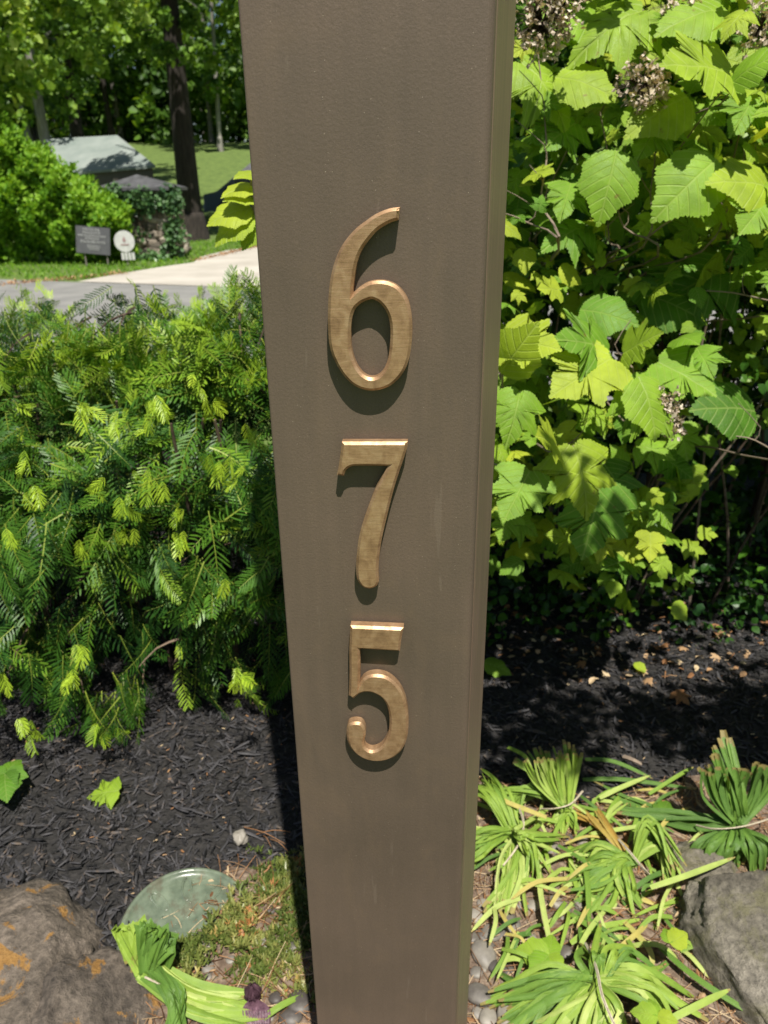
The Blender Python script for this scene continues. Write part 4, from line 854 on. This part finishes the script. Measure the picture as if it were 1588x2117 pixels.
# ------------------------------------------------------------------ background: pillar, signs, shed
M_stone = solid('field stone', [(.25, (.10, .085, .065)), (.5, (.24, .20, .155)), (.75, (.40, .35, .28))], 5, .85, .5, .02)
M_cap = solid('slate cap', [(.3, (.05, .05, .055)), (.7, (.12, .12, .13))], 6, .6, .2, .01, tintmix=False)
PY = 19.6; pl = YY(226, 540, PY); prr = YY(366, 540, PY); px0, px1 = pl[0], prr[0]; ptop = YY(300, 388, PY)[2]
pil = empty('stone_pillar', ((px0 + px1) / 2, PY + .7, 0), 'round-shouldered fieldstone gate pillar with a dark slate cap', 'pillar')
b = Buf(); box(b, px0 + .12, px1 - .12, PY + .12, PY + 1.5, 0, ptop - .05, .0)
for i in range(230):
    face = random.random(); z = random.uniform(.08, ptop - .1); s = random.uniform(.12, .26)
    if face < .6: c = (random.uniform(px0 + .1, px1 - .1), PY + .1, z)
    else: c = (px1 - .1, random.uniform(PY + .1, PY + 1.5), z)
    fl = .12 * max(0, 1 - z / .6); cc_ = (c[0] + (fl if face >= .6 else 0), c[1] - (fl if face < .6 else 0), c[2])
    rockmesh(b, cc_, (s if face < .6 else .06, .06 if face < .6 else s, s * random.uniform(.35, .6)), i, 8, .15, tint=random.random())
b.build('masonry', M_stone, pil)
b = Buf(); xm = (px0 + px1) / 2; ym = PY + .8; hx = (px1 - px0) / 2 * 1.06; z0 = ptop - .06; z1 = z0 + .07; zt = YY(290, 362, PY + .7)[2] + .02
v = [(xm - hx, ym - .95, z0), (xm + hx, ym - .95, z0), (xm + hx, ym + .95, z0), (xm - hx, ym + .95, z0), (xm - hx, ym - .95, z1), (xm + hx, ym - .95, z1), (xm + hx, ym + .95, z1), (xm - hx, ym + .95, z1), (xm - .1, ym, zt)]
b.add(v, [(0, 3, 2, 1), (0, 1, 5, 4), (1, 2, 6, 5), (2, 3, 7, 6), (3, 0, 4, 7)], [(4, 5, 8), (5, 6, 8), (6, 7, 8), (7, 4, 8)]); b.build('cap', M_cap, pil)
iv = empty('ivy', (px0 + .4, PY - .05, 0), 'dark ivy spilling over the top and edges of the stone pillar', 'ivy')
b = Buf(); cs = []
for i in range(150):
    u = random.random()
    cs.append(YY(random.uniform(225, 372), 393 + abs(random.gauss(0, 24)), PY - .05) if u < .5 else (YY(random.gauss(232, 14), random.uniform(395, 490), PY - .05) if u < .75 else (YY(random.gauss(362, 8), random.uniform(400, 520), PY - .02) if u < .9 else YY(random.uniform(240, 350), random.uniform(527, 545), PY - .35))))
leafcloud(b, cs, np.full(len(cs), .17), 26, .095, T_tri3, np.clip(RNG.normal(.5, .3, len(cs)), 0, 1)); b.build('leaves', M_ivy, iv)
b = Buf()
for i in range(10):
    x = random.uniform(px0, px1); tube(b, [(x, PY - .02, 0), (x + random.uniform(-.2, .2), PY - .03, .8), (x + random.uniform(-.3, .3), PY, ptop)], .012, .006, 4, .5, 0, 3)
b.build('vine_stems', M_bark, iv)
def flat(name, col, rough=.6):
    m, n, bs, o = newmat(name); nz = ntex(n, 12, 4, .6, objco(n)); n.links.new(ramp(n, [(.3, tuple(c_ * .85 for c_ in col)), (.7, tuple(min(1, c_ * 1.1) for c_ in col))], nz.outputs[0]).outputs[0], bs.inputs['Base Color']); bs.inputs['Roughness'].default_value = rough; return m
M_dk = flat('dark sign board', (.11, .11, .12)); M_wh = flat('white sign', (.6, .6, .58)); M_txt = flat('faded white print', (.5, .5, .5)); M_red = flat('faded red emblem', (.35, .22, .22)); M_wood = flat('grey wood stake', (.25, .22, .19))
SY = 17.9
def text(parent, name, s, size, mat, loc, roll=0):
    cu = bpy.data.curves.new(name, 'FONT'); cu.body = s; cu.size = size; cu.align_x = 'CENTER'; cu.align_y = 'CENTER'; cu.extrude = .003; cu.space_line = .82
    t_ = bpy.data.objects.new('tmp', cu); COL.objects.link(t_); me = bpy.data.meshes.new_from_object(t_.evaluated_get(bpy.context.evaluated_depsgraph_get())); bpy.data.objects.remove(t_)
    me.materials.clear(); me.materials.append(mat); o = bpy.data.objects.new(name, me); COL.objects.link(o); o.parent = parent; o.location = loc; o.rotation_euler = (PI / 2, roll, 0); return o
q = [YY(*p, SY) for p in ((156, 466), (227, 472), (228, 528), (158, 522))]
ctr = sum(q) / 4; sg = empty('yard_sign', (ctr[0], SY, 0), 'dark rectangular yard sign with rows of pale lettering', 'sign'); L0 = np.array([ctr[0], SY, 0])
b = Buf(); v = [np.array(p) for p in q] + [np.array(p) + [0, .03, 0] for p in q]; b.add(v, [(3, 2, 1, 0), (4, 5, 6, 7), (0, 1, 5, 4), (1, 2, 6, 5), (2, 3, 7, 6), (3, 0, 4, 7)]); b.build('board', M_dk, sg)
for dx in (-.25, .25): b = Buf(); box(b, ctr[0] + dx - .012, ctr[0] + dx + .012, SY + .035, SY + .055, 0, ctr[2]); b.build('stake', M_wood, sg)
# the print is too blurred in the photo to read: rows of short strokes of the same length and weight
b = Buf(); r = random.Random(3); tl = math.radians(5)
for (z, hw, hh) in ((.235, .17, .03), (.165, .19, .022), (.10, .30, .024), (.04, .16, .02), (-.03, .27, .03), (-.115, .14, .013), (-.155, .14, .013), (-.195, .1, .011)):
    x = -hw
    while x < hw:
        l = r.uniform(.012, .03) * (hh / .025)
        for dx, w2, z0, z1 in ((0, .006, -hh, hh), (l * .5, l * .5, r.uniform(-hh, hh * .6), None)):
            zz1 = z1 if z1 is not None else z0 + .009
            xx = x + dx; box(b, ctr[0] + xx - w2, ctr[0] + xx + w2, SY - .008, SY - .002, ctr[2] + z + z0 - xx * .09, ctr[2] + z + zz1 - xx * .09)
        x += l * 1.5 + .01
b.build('lettering', M_txt, sg)
c = YY(257, 499, SY); rs = empty('round_sign', (c[0], SY, 0), 'round white yard sign with a faint red emblem and white strip below', 'sign')
b = Buf(); R1 = 18.3 / FPX * SY * 1.08; a = np.arange(32) / 32 * 2 * PI
V = [(c[0] + R1 * math.cos(t), y, c[2] + R1 * math.sin(t)) for y in (SY, SY + .02) for t in a] + [(c[0], SY, c[2]), (c[0], SY + .02, c[2])]
b.add(V, [(k, k + 32, (k + 1) % 32 + 32, (k + 1) % 32) for k in range(32)], [(k, (k + 1) % 32, 64) for k in range(32)] + [((k + 1) % 32 + 32, k + 32, 65) for k in range(32)]); b.build('disc', M_wh, rs)
b = Buf()
for k, dx in enumerate((-.12, -.04, .04, .12)): box(b, c[0] + .04 + dx - .03, c[0] + .04 + dx + .03, SY - .004, SY + .02, c[2] - R1 - .17, c[2] - R1 - .01)
b.build('lower_strip', M_wh, rs)
b = Buf(); v = [(c[0], SY - .006, c[2] + .11), (c[0] + .04, SY - .006, c[2] + .02), (c[0], SY - .006, c[2] - .03), (c[0] - .04, SY - .006, c[2] + .02)]; b.add(v + [(x, SY - .002, z) for x, _, z in v], [(3, 2, 1, 0), (0, 1, 5, 4), (1, 2, 6, 5), (2, 3, 7, 6), (3, 0, 4, 7)])
box(b, c[0] - .09, c[0] + .1, SY - .006, SY - .002, c[2] - .085, c[2] - .06); b.build('emblem', M_red, rs)
b = Buf(); box(b, c[0] - .012, c[0] + .012, SY + .022, SY + .04, 0, c[2]); b.build('stake', M_wood, rs)
# shed
E1 = YY(322, 347, 33); E0 = YY(205, 357, 33.5); R1_ = YY(243, 284, 36.5); R0_ = YY(118, 291, 37); zg = .9
shed = empty('shed', ((E0[0] + E1[0]) / 2, 35, float(hz(-13, 35))), 'low stone shed with a pale grey sloping metal roof', 'shed')
M_roof = solid('grey metal roof', [(.3, (.19, .23, .21)), (.7, (.30, .335, .31))], 1.2, .55, .2, .02, tintmix=False); M_dkw = flat('shed wall', (.13, .11, .10)); 
b = Buf(); dE = (E1 - E0); E0b = E0 - dE * .6; bk = (R1_ - E1) * np.array([1, 1, 0]); B1 = R1_ + bk + [0, 0, E1[2] - R1_[2]]; B0 = R0_ + (R0_ - E0) * np.array([1, 1, 0]) + [0, 0, E0[2] - R0_[2]]
R0b = R0_ - (R1_ - R0_) * .2; up_ = np.array([0, 0, .09])
v = [E0b, E1, R1_, R0b, B1, B0]; V = [x + up_ for x in v] + v
b.add(V, [(0, 1, 2, 3), (3, 2, 4, 5), (7, 6, 9, 8), (8, 9, 11, 10), (0, 6, 7, 1), (1, 7, 8, 2), (2, 8, 10, 4), (4, 10, 11, 5), (5, 11, 9, 3), (3, 9, 6, 0)])
for k in range(1, 1):
    t = k / 14; a0 = E0b + (E1 - E0b) * t + up_ * 1.05; a1 = R0b + (R1_ - R0b) * t + up_ * 1.05; tube(b, [a0, a1], .02, .02, 4, .5, 0, 1)
b.build('roof', M_roof, shed)
b = Buf(); ins = .25; m_c = (E1 + E0b + B1 + B0) / 4
w_ = [p + (m_c - p) * .04 for p in (E0b, E1, R1_, B1, B0)]; g0 = [np.array([p[0], p[1], .5]) for p in w_]
b.add([w_[0], w_[1], g0[1], g0[0]], [(3, 2, 1, 0)]); b.add([w_[1], w_[3], g0[3], g0[1]], [(3, 2, 1, 0)], None); b.add([w_[1], w_[2], w_[3]], None, [(2, 1, 0)]); b.add([w_[3], w_[4], g0[4], g0[3]], [(3, 2, 1, 0)]); b.add([w_[4], w_[0], g0[0], g0[4]], [(3, 2, 1, 0)])
b.build('wall', M_dkw, shed)
# second building and blue car behind the trunk, mostly hidden
bx = YY(505, 372, 38)
hb2 = empty('outbuilding', (bx[0] + 1.5, 39, float(hz(0, 39))), 'small grey-roofed outbuilding half hidden behind the post', 'outbuilding')
b = Buf(); z0 = YY(500, 375, 38)[2]; z1 = YY(500, 335, 38)[2]; x0 = YY(475, 372, 38)[0]
v = [(x0, 37.6, z0), (x0 + 4, 37.6, z0), (x0 + 4, 40.4, z0), (x0, 40.4, z0), (x0 + .9, 39, z1), (x0 + 4, 39, z1)]
b.add(v, [(0, 1, 5, 4), (2, 3, 4, 5)], [(3, 0, 4), (1, 2, 5)]); b.build('roof', M_cap, hb2)
b = Buf(); box(b, x0 + .3, x0 + 3.8, 37.9, 40.1, .8, z0 - .01); b.build('wall', M_dkw, hb2)
M_blue = flat('blue car paint', (.06, .085, .13), .35); M_glass = flat('car window', (.04, .05, .06), .1); M_tyre = flat('tyre rubber', (.02, .02, .02))
cx0 = YY(418, 400, 30.5)[0]; cz = float(hz(0, 30.5)); cz = .55
car = empty('parked_car', (cx0 + 2, 31.3, cz), 'dark blue car parked behind the big tree trunk', 'car')
def cprism(b, poly, y0, y1, x_=0, z_=0):
    m = len(poly); V = [(x_ + p[0], y, z_ + p[1]) for y in (y0, y1) for p in poly] + [(x_ + sum(p[0] for p in poly) / m, y, z_ + sum(p[1] for p in poly) / m) for y in (y0, y1)]
    b.add(V, [(k, (k + 1) % m, (k + 1) % m + m, k + m) for k in range(m)], [((k + 1) % m, k, 2 * m) for k in range(m)] + [(k + m, (k + 1) % m + m, 2 * m + 1) for k in range(m)])
b = Buf(); cprism(b, [(0, .3), (4.4, .3), (4.4, .8), (3.9, .95), (3.2, 1.0), (2.7, 1.42), (1.2, 1.45), (.55, 1.0), (.05, .9)], 30.5, 32.2, cx0, cz); b.build('body', M_blue, car)
b = Buf(); cprism(b, [(.8, 1.02), (3.0, 1.02), (2.6, 1.36), (1.3, 1.38)], 30.47, 32.23, cx0, cz); b.build('window', M_glass, car)
for wx in (.85, 3.5):
    for wy in (30.45, 32.05):
        b = Buf(); cprism(b, [(.33 * math.cos(t), .33 * math.sin(t)) for t in np.linspace(0, 2 * PI, 16, endpoint=False)], wy, wy + .2, cx0 + wx, cz + .33); b.build('wheel', M_tyre, car)

# bright shrub mass beside the pillar
def lumpy_shrub(name, label, x0, x1, y, depth, hfun, n, leaf, mat, tmean=.6, group=None, cat='shrub'):
    e = empty(name, ((x0 + x1) / 2, y + depth / 2, float(hz(x0, y))), label, cat, group); b = Buf()
    xs = RNG.uniform(x0, x1, n); u = RNG.random(n); H = hfun(xs) * (1 + .10 * np.sin(xs * 9.3) * np.sin(xs * 23)); z = H * u ** .7 + RNG.normal(0, .08, n)
    edge = np.sqrt(np.clip(1 - (u ** .7) ** 4, 0, 1)); yy = y + depth * .5 - depth * .5 * edge + np.abs(RNG.normal(0, .34, n)) - .12 + .10 * np.sin(xs * 19 + z * 13) + .2 * np.sin(xs * 3 + z * 4) + .12 * np.sin(xs * 7.3 - z * 6) + .8 * np.clip(1 - z / H * 1.6, 0, 1)
    P = np.stack([xs, yy, z + float(hz(x0, y))], 1); d = rdir(n) * .8 + np.array([0, -.35, .75]); M = frames(d, rdir(n) + np.array([0, -.8, .6])) * (leaf * RNG.uniform(.6, 1.3, n))[:, None, None]
    b.inst(T_leaf if leaf < .2 else T_tri3, M, P, np.clip(RNG.normal(tmean, .17, n) + .12 * np.sin(xs * 5 + z * 7), 0, 1)); b.build('leaves', mat, e)
    b = Buf()
    for i in range(24):
        x = random.uniform(x0, x1); hh = float(hfun(np.array([x]))[0]); yb = y + depth * .5; zb = float(hz(x0, y)); tube(b, [(x, yb, zb), (x + random.uniform(-.2, .2), yb - .15, zb + hh * .5), (x + random.uniform(-.3, .3), yb - .3, zb + hh * .85)], .03, .012, 5, .5, 0, 2)
    b.build('branches', M_bark, e)
xa = YY(-260, 400, 17.6)[0]; xb = YY(215, 400, 17.6)[0]
lumpy_shrub('flowering_shrub', 'broad bright lime green shrub left of the stone pillar', xa, xb, 18.3, 2.8, lambda x: np.clip(3.1 - .25 * np.abs(np.sin(x * 1.1)) - 1.9 * np.clip((x - (xb - 3.0)) / 3.0, 0, 1) ** 1.25, .6, 4), 42000, .12, M_shrub, .66)
# lawn edge litter
b = Buf()
for i in range(900):
    t = random.random(); A = G(0, 590) if random.random() < .4 else G(400, 541); Bq = G(260, 566) if A[1] < 17 else G(545, 507)
    p = A + (Bq - A) * t + np.array([random.gauss(0, .08), random.gauss(0, .14), .02]); s = .05
    b.inst(T_leaf, frames(rdir(1), np.array([[0, 0, 1.]])) * s * random.uniform(.6, 1.4), p[None], np.array([random.uniform(.2, .8)]))
tag(b.build('kerb_leaf_litter', M_tan), 'brown leaf litter along the lawn edge by the driveway', 'leaf litter', kind='stuff')
# grass blades on the visible verge
b = Buf(); n = 16000; x = RNG.uniform(-12, -1, n); y = RNG.uniform(14.5, 27, n)
dpoly = [p[:2] for p in dp]; k = ~inpoly(x, y, dpoly) & (y > e0[1] + (x - e0[0]) * dvec[1] / dvec[0] + .25); x, y = x[k], y[k]; n = len(x)
P = np.stack([x, y, hz(x, y) - .02], 1); M = frames(rdir(n) * .5 + np.array([0, 0, 1.]), rdir(n)) * RNG.uniform(.05, .12, n)[:, None, None]; M[:, :, 0] *= .35
b.inst(T_dia, M, P, RNG.uniform(.3, .9, n)); tag(b.build('verge_grass', M_shrub), 'mown grass verge beside the driveway', 'grass', kind='stuff')

# ------------------------------------------------------------------ trees
M_trunk = solid('tree bark', [(.3, (.014, .011, .009)), (.7, (.05, .04, .032))], 5, .95, .9, .04, sc=(3, 3, .5))
M_trunkp = solid('pale tree bark', [(.3, (.16, .15, .13)), (.7, (.36, .34, .30))], 3, .9, .6, .03, sc=(3, 3, .6))
def tree(loc, h, r, crown, n_clumps, per, leaf, label, lean=(0, 0), group=None, tm=.5, bark=None, clump=.5, name='broadleaf_tree'):
    """crown: (cx,cy,cz,rx,ry,rz) relative to the tree's foot"""
    x, y, z = loc; e = empty(name, loc, label, 'tree', group); b = Buf()
    flare = [(x, y, z - .2), (x, y, z + .3), (x + lean[0] * .3, y + lean[1] * .3, z + h * .3), (x + lean[0] * .7, y + lean[1] * .7, z + h * .65), (x + lean[0], y + lean[1], z + h)]
    tube(b, flare, r * 1.08, r * .3, 14, .5, 0, 5); tube(b, [(x, y, z - .2), (x, y, z + .25), (x, y, z + .9)], r * 1.45, r * .95, 12, .5, 0, 3)
    lim = []
    for i in range(9):
        a = random.uniform(0, 2 * PI); hh = h * random.uniform(.35, .85); rr_ = crown[3] * random.uniform(.5, .85); s = np.array([x + lean[0] * hh / h, y + lean[1] * hh / h, z + hh]); t_ = s + np.array([math.cos(a) * rr_, math.sin(a) * rr_, random.uniform(.1, .35) * rr_ + .3])
        tube(b, [s, (s + t_) / 2 + [0, 0, .3], t_], r * .28, r * .06, 6, .5, 0, 3)
    b.build('trunk', bark or M_trunk, e, True)
    b = Buf(); d = rdir(n_clumps); R_c = RNG.random((n_clumps, 1)) ** .35; cs = np.array([x + crown[0], y + crown[1], z + crown[2]]) + d * R_c * np.array(crown[3:6])
    tt = np.clip(RNG.normal(tm, .15, n_clumps), 0, 1)
    leafcloud(b, cs, clump * RNG.uniform(.5, 1.3, n_clumps), per, leaf, T_tri3 if leaf > .12 else T_dia, tt, .7)
    b.build('crown', M_tree, e); return e
tb = YY(398, 472, 27.5); tx = tb[0]
e = tree((tx, 27.5, 0), 15, .46, (0, 0, 9.8, 7, 5, 4.8), 330, 60, .19, 'big dark-barked tree with a straight trunk beside the driveway', (.1, 0), tm=.62)
# low hanging boughs in front of the trunk belong to a nearer tree on the left
tree((-16.5, 21, 0), 12, .3, (3.6, -1, 6.0, 7.5, 2.8, 3.2), 430, 46, .19, 'leafy tree reaching its light boughs over the shrub', (2.5, 0), tm=.8, bark=M_trunkp, clump=.42)
t1 = YY(168, 330, 42); tree((t1[0], 42, float(hz(t1[0], 42))), 16, .42, (0, 0, 9, 6, 4, 6), 200, 46, .24, 'dark trunk tree rising behind the shed', tm=.45)
t2 = YY(95, 300, 38); tree((t2[0], 38, float(hz(t2[0], 38))), 15, .3, (0, 0, 9, 5, 4, 6), 190, 46, .22, 'pale grey trunk tree left of the shed', bark=M_trunkp, tm=.55)
for i, (px, yy, lab) in enumerate(((10, 50, 'slender tree at the far left edge of the wood'), (455, 56, 'slender tree just left of the post at the wood edge'), (235, 62, 'tall tree above the shed roof ridge'), (60, 58, 'thin pale tree in the wood behind the shrub'))):
    p = YY(px, 300, yy); tree((p[0], yy, float(hz(p[0], yy))), 17, random.uniform(.16, .3), (0, 0, 10, 4.5, 4, 7.5), 170, 38, .3, lab, (random.uniform(-.8, .8), 0), 'trees along the wood edge', .5, M_trunkp if i % 2 else M_trunk)
for i in range(5):
    p = np.array([2.0 + i * 4.2, 16 + (i % 2) * 3., 0]); tree(tuple(p), 10, .22, (0, 0, 5.5, 3, 2.6, 4.6), 150, 30, .2, ('first', 'second', 'third', 'fourth', 'fifth')[i] + ' tree from the post in the row behind the hydrangea', (0, 0), 'trees behind the hydrangea', .45)
# the far wood as one mass: stems and foliage
b = Buf(); n = 1500; cs = np.stack([RNG.uniform(-62, 30, n), RNG.uniform(62, 82, n), RNG.uniform(.3, 17, n)], 1); cs[:, 2] += hz(cs[:, 0], cs[:, 1])
leafcloud(b, cs, RNG.uniform(.8, 2.2, n), 42, .5, T_tri3, np.clip(RNG.normal(.42, .2, n), 0, 1), .8)
n = 900; cs = np.stack([RNG.uniform(-62, 34, n), RNG.uniform(60, 90, n), RNG.uniform(.2, 6, n)], 1); cs[:, 2] += hz(cs[:, 0], cs[:, 1]); leafcloud(b, cs, RNG.uniform(.8, 1.8, n), 40, .55, T_tri3, np.clip(RNG.normal(.35, .2, n), 0, 1), .8)
for i in range(120):
    x = random.uniform(-55, 25); y = random.uniform(61, 80); z = float(hz(x, y)); tube(b, [(x, y, z), (x + random.uniform(-.4, .4), y, z + 9), (x + random.uniform(-1, 1), y, z + 18)], random.uniform(.12, .28), .08, 5, random.random(), 1, 2)
fw = b.build('far_wood', [M_tree, M_trunkp]); tag(fw, 'dense green wood rising behind the lawn', 'wood', kind='stuff')

# unseen small tree added right of the bed, crown flattened to shade the mulch
tree((2.6, .62, 0), 2.6, .05, (-1.1, .13, 2.12, 1.2, .15, .16), 46, 34, .07, 'unseen small tree added on the right so its crown dapples the mulch', (-.6, 0), tm=.6, clump=.16, name='unseen_shade_tree')
